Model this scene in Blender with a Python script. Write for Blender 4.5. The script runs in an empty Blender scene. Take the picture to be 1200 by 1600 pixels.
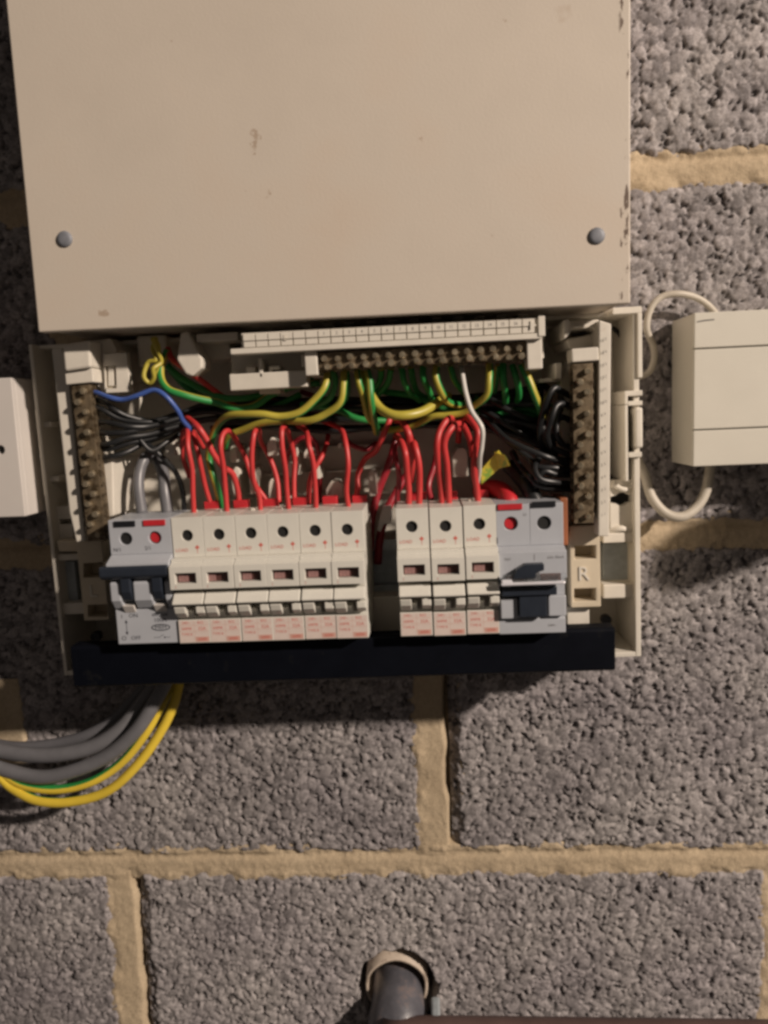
import bpy, bmesh, math, random
import numpy as np
from mathutils import Matrix, Vector
random.seed(7); rng = np.random.default_rng(5)
S = 0.001                                   # everything below is written in millimetres
scene = bpy.context.scene
col = scene.collection

# ------------------------------------------------------------------ camera
CAM = np.array([-2.754, -487.767, 309.496]); FOC = 1178.194
def _rot(v, a):
    v = np.array(v, float); K = np.array([[0, -v[2], v[1]], [v[2], 0, -v[0]], [-v[1], v[0], 0]])
    return np.eye(3) + np.sin(a) * K + (1 - np.cos(a)) * K @ K
_M = _rot([0, 0, 1], 0.054); _M = _rot(_M @ [1, 0, 0], -0.129) @ _M; _M = _rot(_M @ [0, 1, 0], 0.040) @ _M
cam = bpy.data.cameras.new('camera'); cam.sensor_fit = 'VERTICAL'; cam.sensor_height = 36
cam.lens = 36 * FOC / 1600; cam.clip_start = 0.01; cam.clip_end = 50
co = bpy.data.objects.new('camera', cam); col.objects.link(co)
r_, f_, u_ = _M[:, 0], _M[:, 1], _M[:, 2]
co.matrix_world = Matrix(((r_[0], u_[0], -f_[0], CAM[0] * S), (r_[1], u_[1], -f_[1], CAM[1] * S), (r_[2], u_[2], -f_[2], CAM[2] * S), (0, 0, 0, 1)))
cam.dof.use_dof = True; cam.dof.focus_distance = 0.415; cam.dof.aperture_fstop = 9.0
scene.camera = co
# ------------------------------------------------------------------ light: one warm room lamp high on the right
w = bpy.data.worlds.new('World'); scene.world = w; w.use_nodes = True
bg = w.node_tree.nodes['Background']; bg.inputs[0].default_value = (1.0, 0.84, 0.74, 1); bg.inputs[1].default_value = 0.068
ld = bpy.data.lights.new('room_lamp', 'POINT'); ld.energy = 640; ld.color = (1.0, 0.85, 0.725); ld.shadow_soft_size = 0.07
lo = bpy.data.objects.new('room_lamp', ld); col.objects.link(lo)
_d = np.array([1.3, -1.0, 0.8]); _d /= np.linalg.norm(_d)
lo.location = (np.array([40, -40, 160]) + _d * 3400) * S
vs = scene.view_settings; scene.display_settings.display_device = 'sRGB'
vs.view_transform = 'Standard'; vs.look = 'None'; vs.exposure = 0.0; vs.gamma = 1.0
scene.cycles.filter_width = 3.0

# ------------------------------------------------------------------ helpers
def at(u, v, d):
    """the place (mm) that lies d mm off the wall where the survey line (u, v) meets that plane"""
    r = _M @ np.array([(u - 600) / FOC, 1, -(v - 800) / FOC]); t = (-d - CAM[1]) / r[1]
    return CAM + r * t

def tag(o, label=None, cat=None, group=None, kind=None):
    if label: o['label'] = label
    if cat: o['category'] = cat
    if group: o['group'] = group
    if kind: o['kind'] = kind
    return o

def empty(name, x, y, z, roll=0.0):
    o = bpy.data.objects.new(name, None); col.objects.link(o)
    o.empty_display_size = 0.01; o.location = (x * S, y * S, z * S); o.rotation_euler = (0, -roll, 0)
    return o

class MB:
    def __init__(s): s.v = []; s.f = []; s.m = []
    def add(s, vs_, fs, mi=0):
        b = len(s.v); s.v.extend([tuple(p) for p in vs_]); s.f.extend([tuple(i + b for i in f) for f in fs])
        s.m.extend([mi] * len(fs) if isinstance(mi, int) else mi)
        return s
    def box(s, x0, x1, y0, y1, z0, z1, mi=0):
        x0, x1 = sorted((x0, x1)); y0, y1 = sorted((y0, y1)); z0, z1 = sorted((z0, z1))
        p = [(x0, y0, z0), (x1, y0, z0), (x1, y1, z0), (x0, y1, z0), (x0, y0, z1), (x1, y0, z1), (x1, y1, z1), (x0, y1, z1)]
        return s.add(p, [(0, 3, 2, 1), (4, 5, 6, 7), (0, 1, 5, 4), (1, 2, 6, 5), (2, 3, 7, 6), (3, 0, 4, 7)], mi)
    def profx(s, prof, x0, x1, mi=0):
        """profile of (y, z) points extruded along x"""
        n = len(prof); p = [(x0, a, b) for a, b in prof] + [(x1, a, b) for a, b in prof]
        fs = [(i, (i + 1) % n, n + (i + 1) % n, n + i) for i in range(n)] + [tuple(range(n))[::-1], tuple(range(n, 2 * n))]
        return s.add(p, fs, mi)
    def profy(s, prof, y0, y1, mi=0):
        """outline of (x, z) points extruded along y"""
        n = len(prof); p = [(a, y0, b) for a, b in prof] + [(a, y1, b) for a, b in prof]
        fs = [(i, (i + 1) % n, n + (i + 1) % n, n + i) for i in range(n)] + [tuple(range(n))[::-1], tuple(range(n, 2 * n))]
        return s.add(p, fs, mi)
    def plate(s, x0, x1, z0, z1, yb, yf, hole, mi=0):
        """rectangular plate with one hole (list of (x, z) seen from the front, any winding); yf is the front"""
        hole = list(hole); cx = sum(h[0] for h in hole) / len(hole); cz = sum(h[1] for h in hole) / len(hole)
        hole.sort(key=lambda h: math.atan2(h[1] - cz, h[0] - cx))
        angs = [math.atan2(h[1] - cz, h[0] - cx) for h in hole]
        pts = list(zip(angs, hole))
        for cxr, czr in ((x0, z0), (x1, z0), (x1, z1), (x0, z1)):      # a spoke to each corner
            a = math.atan2(czr - cz, cxr - cx)
            n = len(angs)
            for i in range(n):
                a0, a1 = angs[i], angs[(i + 1) % n] + (2 * math.pi if i == n - 1 else 0)
                aa = a if a >= a0 else a + 2 * math.pi
                if a0 <= aa <= a1:
                    h0, h1 = hole[i], hole[(i + 1) % n]
                    dx, dz = math.cos(a), math.sin(a); ex, ez = h1[0] - h0[0], h1[1] - h0[1]
                    den = dx * ez - dz * ex
                    if abs(den) < 1e-9: break
                    t = ((h0[0] - cx) * ez - (h0[1] - cz) * ex) / den
                    pts.append((a, (cx + dx * t, cz + dz * t))); break
        pts.sort(key=lambda q: q[0])
        inn = [q[1] for q in pts]; out = []
        for a, _ in pts:
            dx, dz = math.cos(a), math.sin(a); t = 1e9
            if dx > 1e-9: t = min(t, (x1 - cx) / dx)
            if dx < -1e-9: t = min(t, (x0 - cx) / dx)
            if dz > 1e-9: t = min(t, (z1 - cz) / dz)
            if dz < -1e-9: t = min(t, (z0 - cz) / dz)
            out.append((cx + dx * t, cz + dz * t))
        n = len(inn)
        P = [(a, yf, b) for a, b in inn] + [(a, yf, b) for a, b in out] + [(a, yb, b) for a, b in inn] + [(a, yb, b) for a, b in out]
        F = []
        for i in range(n):
            j = (i + 1) % n
            F += [(i, n + i, n + j, j), (2 * n + j, 3 * n + j, 3 * n + i, 2 * n + i), (i, j, 2 * n + j, 2 * n + i), (n + j, n + i, 3 * n + i, 3 * n + j)]
        return s.add(P, F, mi)
    def cyl(s, c, axis, r, h, n=20, mi=0, r2=None):
        r2 = r if r2 is None else r2
        axis = Vector(axis).normalized(); a = axis.orthogonal().normalized(); b = axis.cross(a); c = Vector(c)
        p0 = [c + a * (r * math.cos(t)) + b * (r * math.sin(t)) for t in [2 * math.pi * i / n for i in range(n)]]
        p1 = [c + axis * h + a * (r2 * math.cos(t)) + b * (r2 * math.sin(t)) for t in [2 * math.pi * i / n for i in range(n)]]
        return s.add(p0 + p1, [(i, (i + 1) % n, n + (i + 1) % n, n + i) for i in range(n)] + [tuple(range(n))[::-1], tuple(range(n, 2 * n))], mi)
    def tube(s, pts, r, n=10, sub=8, split=None, mi=0, flat=1.0, rfun=None, cap=True):
        """smooth tube through pts; split=(phase, twist) gives two colours along its length"""
        P = [Vector(p) for p in pts]
        if len(P) > 2:
            Q = [P[0] * 2 - P[1]] + P + [P[-1] * 2 - P[-2]]; out = []
            for i in range(1, len(Q) - 2):
                for k in range(sub):
                    t = k / sub; a, b, c_, d = Q[i - 1], Q[i], Q[i + 1], Q[i + 2]
                    out.append(0.5 * ((2 * b) + (c_ - a) * t + (2 * a - 5 * b + 4 * c_ - d) * t * t + (3 * b - a - 3 * c_ + d) * t ** 3))
            out.append(P[-1]); P = out
        T = [(P[min(i + 1, len(P) - 1)] - P[max(i - 1, 0)]).normalized() for i in range(len(P))]
        ref = Vector((0, -1, 0)); a = (ref - T[0] * ref.dot(T[0]))
        a = a.normalized() if a.length > 1e-3 else T[0].orthogonal().normalized()
        vs_, fs, ms = [], [], []
        for i, p in enumerate(P):
            a = (a - T[i] * a.dot(T[i])).normalized(); b = T[i].cross(a)
            rr = r if rfun is None else r * rfun(i / (len(P) - 1))
            for k in range(n):
                t = 2 * math.pi * k / n
                vs_.append(p + a * (rr * flat * math.cos(t)) + b * (rr * math.sin(t)))
        for i in range(len(P) - 1):
            for k in range(n):
                k2 = (k + 1) % n
                fs.append((i * n + k, i * n + k2, (i + 1) * n + k2, (i + 1) * n + k))
                if split:
                    fr_ = split[2] if len(split) > 2 else .42
                    g = ((k + 0.5) / n + split[0] + split[1] * i / 100.0) % 1.0
                    ms.append(1 if g < fr_ else 0)
                else: ms.append(mi)
        if cap:
            fs += [tuple(range(n))[::-1], tuple(range((len(P) - 1) * n, len(P) * n))]; ms += [mi, mi]
        return s.add(vs_, fs, ms)
    def lathe(s, c, prof, n=24, mi=0):
        """prof (radius, y) about the y axis through c = (x, z)"""
        k = len(prof); vs_ = []
        for r, y in prof:
            for i in range(n):
                t = 2 * math.pi * i / n; vs_.append((c[0] + r * math.cos(t), y, c[1] + r * math.sin(t)))
        fs = [(j * n + i, j * n + (i + 1) % n, (j + 1) * n + (i + 1) % n, (j + 1) * n + i) for j in range(k - 1) for i in range(n)]
        fs += [tuple(range(n))[::-1], tuple(range((k - 1) * n, k * n))]
        return s.add(vs_, fs, mi)
    def build(s, name, mats, parent=None, bevel=0, smooth=False, origin=None):
        if not isinstance(mats, (list, tuple)): mats = [mats]
        o3 = np.zeros(3) if origin is None else np.array(origin, float)
        me = bpy.data.meshes.new(name)
        me.from_pydata([tuple((np.array(p, float) - o3) * S) for p in s.v], [], s.f)
        for m_ in mats: me.materials.append(m_)
        if len(mats) > 1: me.polygons.foreach_set('material_index', s.m)
        bm = bmesh.new(); bm.from_mesh(me)
        if not smooth: bmesh.ops.remove_doubles(bm, verts=bm.verts, dist=1e-6)
        bmesh.ops.recalc_face_normals(bm, faces=bm.faces); bm.to_mesh(me); bm.free()
        if smooth: me.polygons.foreach_set('use_smooth', [len(p.vertices) == 4 for p in me.polygons])
        me.update()
        o = bpy.data.objects.new(name, me); col.objects.link(o)
        o.location = tuple(o3 * S)
        if parent: o.parent = parent
        if bevel:
            b = o.modifiers.new('bevel', 'BEVEL'); b.width = bevel * S; b.segments = 2; b.limit_method = 'ANGLE'; b.angle_limit = math.radians(40)
        return o

class Frame:
    """a thing's own axes on the wall: origin (x, z) and a small roll"""
    def __init__(s, x, z, roll): s.x, s.z, s.c, s.s, s.roll = x, z, math.cos(roll), math.sin(roll), roll
    def loc(s, u, v, d):
        p = at(u, v, d); dx, dz = p[0] - s.x, p[2] - s.z
        return (s.c * dx + s.s * dz, p[1], -s.s * dx + s.c * dz)
    def box(s, mb, u0, v0, u1, v1, d0, d1, mi=0):
        """box whose front (d1) spans the two survey corners, reaching back to d0"""
        a = s.loc(u0, v0, d1); b = s.loc(u1, v1, d1)
        return mb.box(a[0], b[0], -d0, -d1, a[2], b[2], mi)
    def root(s, name): return empty(name, s.x, 0, s.z, s.roll)

def copy_tree(o, parent=None):
    c = o.copy(); col.objects.link(c)
    if parent: c.parent = parent
    for ch in [x for x in o.children]: copy_tree(ch, c)
    return c

# ------------------------------------------------------------------ materials
def mat(name, c, rough=0.5, metal=0.0, var=0.12, vs_=60.0, bump=0.0, bs=400.0, tint=None, spec=0.5, stains=None, coat=0.0):
    m = bpy.data.materials.new(name); m.use_nodes = True; nt = m.node_tree; N = nt.nodes; L = nt.links
    b = N['Principled BSDF']; b.inputs['Roughness'].default_value = rough; b.inputs['Metallic'].default_value = metal
    b.inputs['Specular IOR Level'].default_value = spec
    tc = N.new('ShaderNodeTexCoord')
    n1 = N.new('ShaderNodeTexNoise'); n1.inputs['Scale'].default_value = vs_; n1.inputs['Detail'].default_value = 5; n1.inputs['Roughness'].default_value = 0.65
    L.new(tc.outputs['Object'], n1.inputs['Vector'])
    cr = N.new('ShaderNodeValToRGB'); cr.color_ramp.elements[0].position = 0.3; cr.color_ramp.elements[1].position = 0.7
    t = tint or tuple(x * (1 - var) for x in c)
    cr.color_ramp.elements[0].color = (*t, 1); cr.color_ramp.elements[1].color = (*[min(1, x * (1 + var * .6)) for x in c], 1)
    L.new(n1.outputs['Fac'], cr.inputs['Fac']); out = cr.outputs['Color']
    if stains:
        sc, th, sc_col, amt = stains
        n2 = N.new('ShaderNodeTexNoise'); n2.inputs['Scale'].default_value = sc; n2.inputs['Detail'].default_value = 6; n2.inputs['Roughness'].default_value = 0.7
        L.new(tc.outputs['Object'], n2.inputs['Vector'])
        r2 = N.new('ShaderNodeValToRGB'); r2.color_ramp.elements[0].position = th; r2.color_ramp.elements[0].color = (0, 0, 0, 1)
        r2.color_ramp.elements[1].position = min(1, th + 0.09); r2.color_ramp.elements[1].color = (amt, amt, amt, 1)
        L.new(n2.outputs['Fac'], r2.inputs['Fac'])
        mx = N.new('ShaderNodeMixRGB'); mx.inputs[2].default_value = (*sc_col, 1)
        L.new(r2.outputs['Color'], mx.inputs[0]); L.new(out, mx.inputs[1]); out = mx.outputs[0]
    L.new(out, b.inputs['Base Color'])
    mr = N.new('ShaderNodeMapRange'); mr.inputs['To Min'].default_value = max(0.03, rough - .1); mr.inputs['To Max'].default_value = min(1, rough + .1)
    L.new(n1.outputs['Fac'], mr.inputs['Value']); L.new(mr.outputs[0], b.inputs['Roughness'])
    if bump:
        n3 = N.new('ShaderNodeTexNoise'); n3.inputs['Scale'].default_value = bs; n3.inputs['Detail'].default_value = 4
        L.new(tc.outputs['Object'], n3.inputs['Vector'])
        bp = N.new('ShaderNodeBump'); bp.inputs['Strength'].default_value = bump; bp.inputs['Distance'].default_value = 0.0006
        L.new(n3.outputs['Fac'], bp.inputs['Height']); L.new(bp.outputs[0], b.inputs['Normal'])
    m['out'] = 1
    return m

CREAM = mat('cream_plastic', (.67, .63, .55), .42, var=.08, stains=(90, .66, (.42, .33, .22), .5))
CREAM2 = mat('yellowed_plastic', (.60, .52, .39), .45, var=.1, stains=(120, .62, (.35, .24, .13), .6))
WHITE = mat('breaker_plastic', (.64, .625, .565), .38, var=.05, stains=(150, .70, (.45, .38, .3), .4))
GREY = mat('switch_plastic', (.40, .42, .455), .38, var=.05, stains=(150, .70, (.4, .36, .33), .4))
TRUNK = mat('trunking_plastic', (.61, .585, .51), .4, var=.04, vs_=20, bump=.1, bs=900)
LOOPW = mat('dull_white_sheath', (.46, .42, .35), .5, var=.15, vs_=80)
LABELP = mat('pink_tinted_label', (.63, .53, .48), .45, var=.06, vs_=300)
LBOX = mat('pale_grey_plastic', (.60, .565, .53), .45, var=.04, vs_=20)
BLACKP = mat('black_trim', (.0022, .003, .006), .55, var=.2, spec=.12, stains=(70, .60, (.012, .012, .012), .7))
BLACK = mat('black_plastic', (.012, .013, .016), .35, var=.2)
NAVY = mat('dark_blue_toggle', (.02, .026, .038), .35, var=.2)
HOLE_SHADE = mat('deep_hole', (.006, .006, .006), .8)  # near-black colour standing in for the shade inside openings
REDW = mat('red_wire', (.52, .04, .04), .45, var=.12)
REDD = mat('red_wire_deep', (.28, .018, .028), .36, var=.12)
REDP = mat('red_plastic', (.48, .022, .03), .4, var=.1)
BLKW = mat('black_wire', (.014, .015, .016), .38, var=.2)
YEL = mat('yellow_wire', (.44, .375, .055), .42, var=.1)
YELB = mat('bright_yellow_wire', (.68, .50, .05), .35, var=.1)
GRN = mat('green_wire', (.025, .24, .055), .42, var=.15)
YELT = mat('yellow_tape', (.62, .52, .06), .4, var=.15, stains=(200, .55, (.12, .35, .06), .8))
BLUE = mat('blue_wire', (.05, .10, .33), .35, var=.1)
WHTW = mat('white_wire', (.62, .60, .56), .35, var=.06)
GRYC = mat('grey_cable', (.145, .145, .155), .38, var=.1, vs_=120)
GRYC2 = mat('dark_grey_cable', (.11, .11, .12), .4, var=.1)
BRASS = mat('brass', (.20, .155, .10), .45, .55, var=.35, vs_=150, stains=(250, .5, (.06, .04, .02), .9))
SCREW = mat('brass_screw', (.50, .43, .31), .3, .75, var=.3, vs_=300, stains=(400, .55, (.08, .055, .03), .85))
STEEL = mat('galvanised_steel', (.42, .47, .50), .45, .25, var=.2, vs_=200)
ZINC = mat('zinc_screw_cap', (.20, .21, .235), .55, .1, var=.2, vs_=300)
GLASS = mat('tinted_film', (.10, .045, .04), .18, var=.4, vs_=300)
PINK = mat('pink_label', (.30, .17, .16), .3, var=.3, vs_=600)
SLOT_SHADE = mat('grey_slot_shade', (.22, .20, .18), .5)  # grey tone imitating the shaded recess below the toggle bar
INKR = mat('red_print', (.55, .14, .11), .5)
INKP = mat('pale_red_print', (.58, .33, .27), .5)
INKB = mat('dark_print', (.04, .04, .05), .5)
INKG = mat('grey_print', (.13, .125, .125), .5)
RUST = mat('orange_busbar_cover', (.30, .10, .04), .5, var=.3)
PIPE = mat('grey_painted_pipe', (.10, .10, .115), .38, var=.35, vs_=60, bump=.3, bs=300, stains=(70, .52, (.19, .15, .14), .6))
BROWN = mat('brown_pipe', (.10, .062, .055), .45, var=.2, vs_=40)
SLEEVE = mat('cream_sleeve', (.50, .42, .34), .6, var=.25, vs_=90, stains=(90, .52, (.16, .12, .09), .7))
WOOD = mat('wood_batten', (.36, .20, .10), .7, var=.3)
CASTER = mat('grey_lagging', (.12, .12, .12), .8)  # colour of the added shadow caster out of view

def paint_mat():
    m = mat('beige_paint', (.555, .495, .42), .55, var=.06, vs_=9, bump=.10, bs=700)
    nt = m.node_tree; N = nt.nodes; L = nt.links; b = N['Principled BSDF']
    base = b.inputs['Base Color'].links[0].from_socket
    tc = N.new('ShaderNodeTexCoord')
    def layer(src, scale, th, wd, colr, amt, mask=None, stretch=None):
        n = N.new('ShaderNodeTexNoise'); n.inputs['Scale'].default_value = scale; n.inputs['Detail'].default_value = 5; n.inputs['Roughness'].default_value = .6
        if stretch:
            mp = N.new('ShaderNodeMapping'); mp.inputs['Scale'].default_value = stretch; L.new(tc.outputs['Object'], mp.inputs[0]); L.new(mp.outputs[0], n.inputs['Vector'])
        else: L.new(tc.outputs['Object'], n.inputs['Vector'])
        r = N.new('ShaderNodeMapRange'); r.inputs['From Min'].default_value = th; r.inputs['From Max'].default_value = th + wd; r.inputs['To Max'].default_value = amt
        L.new(n.outputs['Fac'], r.inputs['Value']); f = r.outputs[0]
        if mask is not None:
            mu = N.new('ShaderNodeMath'); mu.operation = 'MULTIPLY'; L.new(f, mu.inputs[0]); L.new(mask, mu.inputs[1]); f = mu.outputs[0]
        mx = N.new('ShaderNodeMixRGB'); mx.inputs[2].default_value = (*colr, 1); L.new(f, mx.inputs[0]); L.new(src, mx.inputs[1]); return mx.outputs[0]
    o = layer(base, 9, .56, .2, (.50, .40, .31), .45)                     # faint warm patches
    o = layer(o, 24, .665, .05, (.36, .26, .18), .35)                     # small scuffs
    o = layer(o, 60, .70, .02, (.30, .21, .14), .6)                      # specks
    sx = N.new('ShaderNodeSeparateXYZ'); L.new(tc.outputs['Object'], sx.inputs[0])
    g = N.new('ShaderNodeMapRange'); g.inputs['From Min'].default_value = BOXW * S - .0062; g.inputs['From Max'].default_value = BOXW * S - .0045
    L.new(sx.outputs['X'], g.inputs['Value'])
    g2 = N.new('ShaderNodeMapRange'); g2.inputs['From Min'].default_value = BOXW * S - .0004; g2.inputs['From Max'].default_value = BOXW * S - .0011
    L.new(sx.outputs['X'], g2.inputs['Value'])
    mu = N.new('ShaderNodeMath'); mu.operation = 'MULTIPLY'; L.new(g.outputs[0], mu.inputs[0]); L.new(g2.outputs[0], mu.inputs[1])
    o = layer(o, 95, .555, .03, (.09, .055, .035), .95, mu.outputs[0], (1.6, 1, .55))   # paint chipped to rust down the right edge
    L.new(o, b.inputs['Base Color'])
    return m

# ------------------------------------------------------------------ wall of rough concrete blocks
def h2(i, j, k):
    n = (i.astype(np.int64) * 374761393 + j.astype(np.int64) * 668265263 + k * 974634777) & 0xffffffff
    n = ((n ^ (n >> 13)) * 1274126177) & 0xffffffff; n = (n ^ (n >> 16)) & 0xffffffff
    return n / 4294967295.0
def vnoise(x, z, cell, k):
    fx, fz = x / cell, z / cell; i, j = np.floor(fx), np.floor(fz); a, b = fx - i, fz - j
    a = a * a * (3 - 2 * a); b = b * b * (3 - 2 * b)
    return (h2(i, j, k) * (1 - a) + h2(i + 1, j, k) * a) * (1 - b) + (h2(i, j + 1, k) * (1 - a) + h2(i + 1, j + 1, k) * a) * b
def grains(x, z, cell, k, lo, hi, drop, miss):
    i0, j0 = np.floor(x / cell), np.floor(z / cell)
    best = np.full(x.shape, -9.0); idn = np.zeros(x.shape)
    for di in (-1, 0, 1):
        for dj in (-1, 0, 1):
            i, j = i0 + di, j0 + dj
            cx = (i + .1 + .8 * h2(i, j, k)) * cell; cz = (j + .1 + .8 * h2(i, j, k + 1)) * cell
            th = h2(i, j, k + 2) * math.pi; r = cell * (lo + (hi - lo) * h2(i, j, k + 3)); e = .62 + .38 * h2(i, j, k + 4)
            dx, dz = x - cx, z - cz; a = dx * np.cos(th) + dz * np.sin(th); b = (-dx * np.sin(th) + dz * np.cos(th)) / e
            q = 1 - (a * a + b * b) / (r * r)
            hh = np.where(q > 0, (np.maximum(q, 0) ** .17 - .97) * min(cell, 4.5) * .6, -9) - drop * h2(i, j, k + 5) ** 2
            hh = np.where(h2(i, j, k + 6) < miss, -9, hh)
            up = hh > best; best = np.where(up, hh, best); idn = np.where(up, h2(i, j, k + 7), idn)
    return best, idn

def wall_mat(name, mortar=False):
    m = bpy.data.materials.new(name); m.use_nodes = True; nt = m.node_tree; N = nt.nodes; L = nt.links; b = N['Principled BSDF']
    b.inputs['Roughness'].default_value = .9; b.inputs['Specular IOR Level'].default_value = .2
    tc = N.new('ShaderNodeTexCoord')
    n1 = N.new('ShaderNodeTexNoise'); n1.inputs['Scale'].default_value = 14 if not mortar else 25; n1.inputs['Detail'].default_value = 6; L.new(tc.outputs['Object'], n1.inputs['Vector'])
    cr = N.new('ShaderNodeValToRGB'); cr.color_ramp.elements[0].position = .32; cr.color_ramp.elements[1].position = .68
    if mortar:
        cr.color_ramp.elements[0].color = (.41, .325, .22, 1); cr.color_ramp.elements[1].color = (.50, .405, .28, 1); L.new(n1.outputs['Fac'], cr.inputs['Fac']); out = cr.outputs['Color']
    else:
        cr.color_ramp.elements[0].color = (.215, .197, .203, 1); cr.color_ramp.elements[1].color = (.285, .266, .26, 1); L.new(n1.outputs['Fac'], cr.inputs['Fac'])
        at_ = N.new('ShaderNodeAttribute'); at_.attribute_name = 'tint'
        mr = N.new('ShaderNodeMapRange'); mr.inputs['To Min'].default_value = .66; mr.inputs['To Max'].default_value = 1.42
        L.new(at_.outputs['Fac'], mr.inputs['Value'])
        mx = N.new('ShaderNodeMixRGB'); mx.blend_type = 'MULTIPLY'; mx.inputs[0].default_value = 1; L.new(cr.outputs['Color'], mx.inputs[1]); L.new(mr.outputs[0], mx.inputs[2]); out = mx.outputs[0]
    ng = N.new('ShaderNodeTexNoise'); ng.inputs['Scale'].default_value = 520; ng.inputs['Detail'].default_value = 3; ng.inputs['Roughness'].default_value = .7; L.new(tc.outputs['Object'], ng.inputs['Vector'])
    rg = N.new('ShaderNodeMapRange'); rg.inputs['From Min'].default_value = .32; rg.inputs['From Max'].default_value = .68
    rg.inputs['To Min'].default_value = .62 if not mortar else .86; rg.inputs['To Max'].default_value = 1.3 if not mortar else 1.1; L.new(ng.outputs['Fac'], rg.inputs['Value'])
    mg = N.new('ShaderNodeMixRGB'); mg.blend_type = 'MULTIPLY'; mg.inputs[0].default_value = 1; L.new(out, mg.inputs[1]); L.new(rg.outputs[0], mg.inputs[2]); out = mg.outputs[0]
    nb = N.new('ShaderNodeTexNoise'); nb.inputs['Scale'].default_value = 5; nb.inputs['Detail'].default_value = 3; L.new(tc.outputs['Object'], nb.inputs['Vector'])
    rb_ = N.new('ShaderNodeMapRange'); rb_.inputs['From Min'].default_value = .35; rb_.inputs['From Max'].default_value = .65; rb_.inputs['To Min'].default_value = .86; rb_.inputs['To Max'].default_value = 1.1; L.new(nb.outputs['Fac'], rb_.inputs['Value'])
    mb_ = N.new('ShaderNodeMixRGB'); mb_.blend_type = 'MULTIPLY'; mb_.inputs[0].default_value = 1; L.new(out, mb_.inputs[1]); L.new(rb_.outputs[0], mb_.inputs[2]); out = mb_.outputs[0]
    L.new(out, b.inputs['Base Color'])
    n3 = N.new('ShaderNodeTexNoise'); n3.inputs['Scale'].default_value = 900 if not mortar else 1100; n3.inputs['Detail'].default_value = 4; L.new(tc.outputs['Object'], n3.inputs['Vector'])
    bp = N.new('ShaderNodeBump'); bp.inputs['Strength'].default_value = .4 if not mortar else .8; bp.inputs['Distance'].default_value = .0007
    L.new(n3.outputs['Fac'], bp.inputs['Height']); L.new(bp.outputs[0], b.inputs['Normal'])
    return m
BLOCKM = wall_mat('aggregate_block'); MORTM = wall_mat('sandy_mortar', True)

HOLE_C = at(621, 1543, 0)
def grid_obj(name, m, X, Z, H, parent, tint=None):
    nz, nx = X.shape; co_ = np.stack([X * S, -H * S, Z * S], -1).reshape(-1, 3).astype(np.float32)
    idx = np.arange(nz * nx).reshape(nz, nx)
    q = np.stack([idx[:-1, :-1], idx[:-1, 1:], idx[1:, 1:], idx[1:, :-1]], -1).reshape(-1, 4)
    me = bpy.data.meshes.new(name); me.vertices.add(len(co_)); me.vertices.foreach_set('co', co_.ravel())
    me.loops.add(q.size); me.loops.foreach_set('vertex_index', q.ravel().astype(np.int32))
    me.polygons.add(len(q)); me.polygons.foreach_set('loop_start', np.arange(0, q.size, 4, dtype=np.int32)); me.polygons.foreach_set('loop_total', np.full(len(q), 4, np.int32))
    me.polygons.foreach_set('use_smooth', np.ones(len(q), bool))
    me.update(calc_edges=True)
    if tint is not None:
        a = me.attributes.new('tint', 'FLOAT', 'POINT'); a.data.foreach_set('value', tint.ravel().astype(np.float32))
    me.materials.append(m); o = bpy.data.objects.new(name, me); col.objects.link(o); o.parent = parent
    return o

wall = empty('block_wall', 0, 0, 0)
tag(wall, 'rough grey concrete block wall with sandy mortar joints behind the boxes', 'wall')
JH, JV = 8.0, 12.6
def JX(x): return x + (9.0 if x == 225 else .4)       # blocks are never laid quite evenly
XL, XR, ZB, ZT = -420.0, 330.0, -225.0, 675.0
def carve(X, Z, H):
    r = np.hypot(X - HOLE_C[0], Z - HOLE_C[2]) + (vnoise(X, Z, 7, 91) - .5) * 4
    return np.where(r < 28, -34.0, H)
step = 0.85
for ci, z0 in enumerate((-225, 0, 225, 450)):
    off = 0 if ci % 2 else 225
    for xb, xe in [(JX(q), JX(q + 450)) for q in (-900 + off, -450 + off, off, 450 + off)]:
        x0, x1 = max(xb + JV - 4, XL), min(xe - JV + 4, XR)
        if x1 - x0 < 5: continue
        za, zb = max(z0 + JH - 4, ZB), min(z0 + 225 - JH + 4, ZT)
        nx, nz = int((x1 - x0) / step), int((zb - za) / step)
        X, Z = np.meshgrid(np.linspace(x0, x1, nx), np.linspace(za, zb, nz))
        wx = X + (vnoise(X, Z, 5, 11) - .5) * 2.4; wz = Z + (vnoise(X, Z, 5, 12) - .5) * 2.4
        g1, i1 = grains(wx, wz, (3.9, 4.2, 5.0, 5.0)[ci], 101 + ci * 31, .46, .93, 1.2, .24)
        g2, i2 = grains(wx, wz, (2.1, 2.2, 2.5, 2.5)[ci], 501 + ci * 31, .45, .85, 1.3, .34)
        H = np.where(g1 > g2 - .35, g1, g2 - .35); T = np.where(g1 > g2 - .35, i1, i2)
        g3, i3 = grains(wx, wz, 1.7, 901 + ci * 31, .5, .9, .9, .3); H = np.maximum(H, g3 - 1.5); H = np.minimum(H, -.1 + .3 * vnoise(X, Z, 9, 5)); H = np.maximum(H, -3.9 - vnoise(X, Z, 3, 8))
        H += (vnoise(X, Z, 1.4, 21) - .5) * .3 + (vnoise(X, Z, 60, 22) - .5) * 1.2
        ed = np.minimum(np.minimum(X - (xb + JV), xe - JV - X), np.minimum(Z - (z0 + JH), z0 + 225 - JH - Z))
        H -= np.maximum(0, 1.5 + 4.5 * vnoise(X, Z, 8, 33) + 1.5 * vnoise(X, Z, 2.5, 34) - 1.5 - ed) * .9
        H = np.maximum(H, -9)
        if ci == 0: H = carve(X, Z, H)
        grid_obj('block', BLOCKM, X, Z, H, wall, T)
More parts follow.
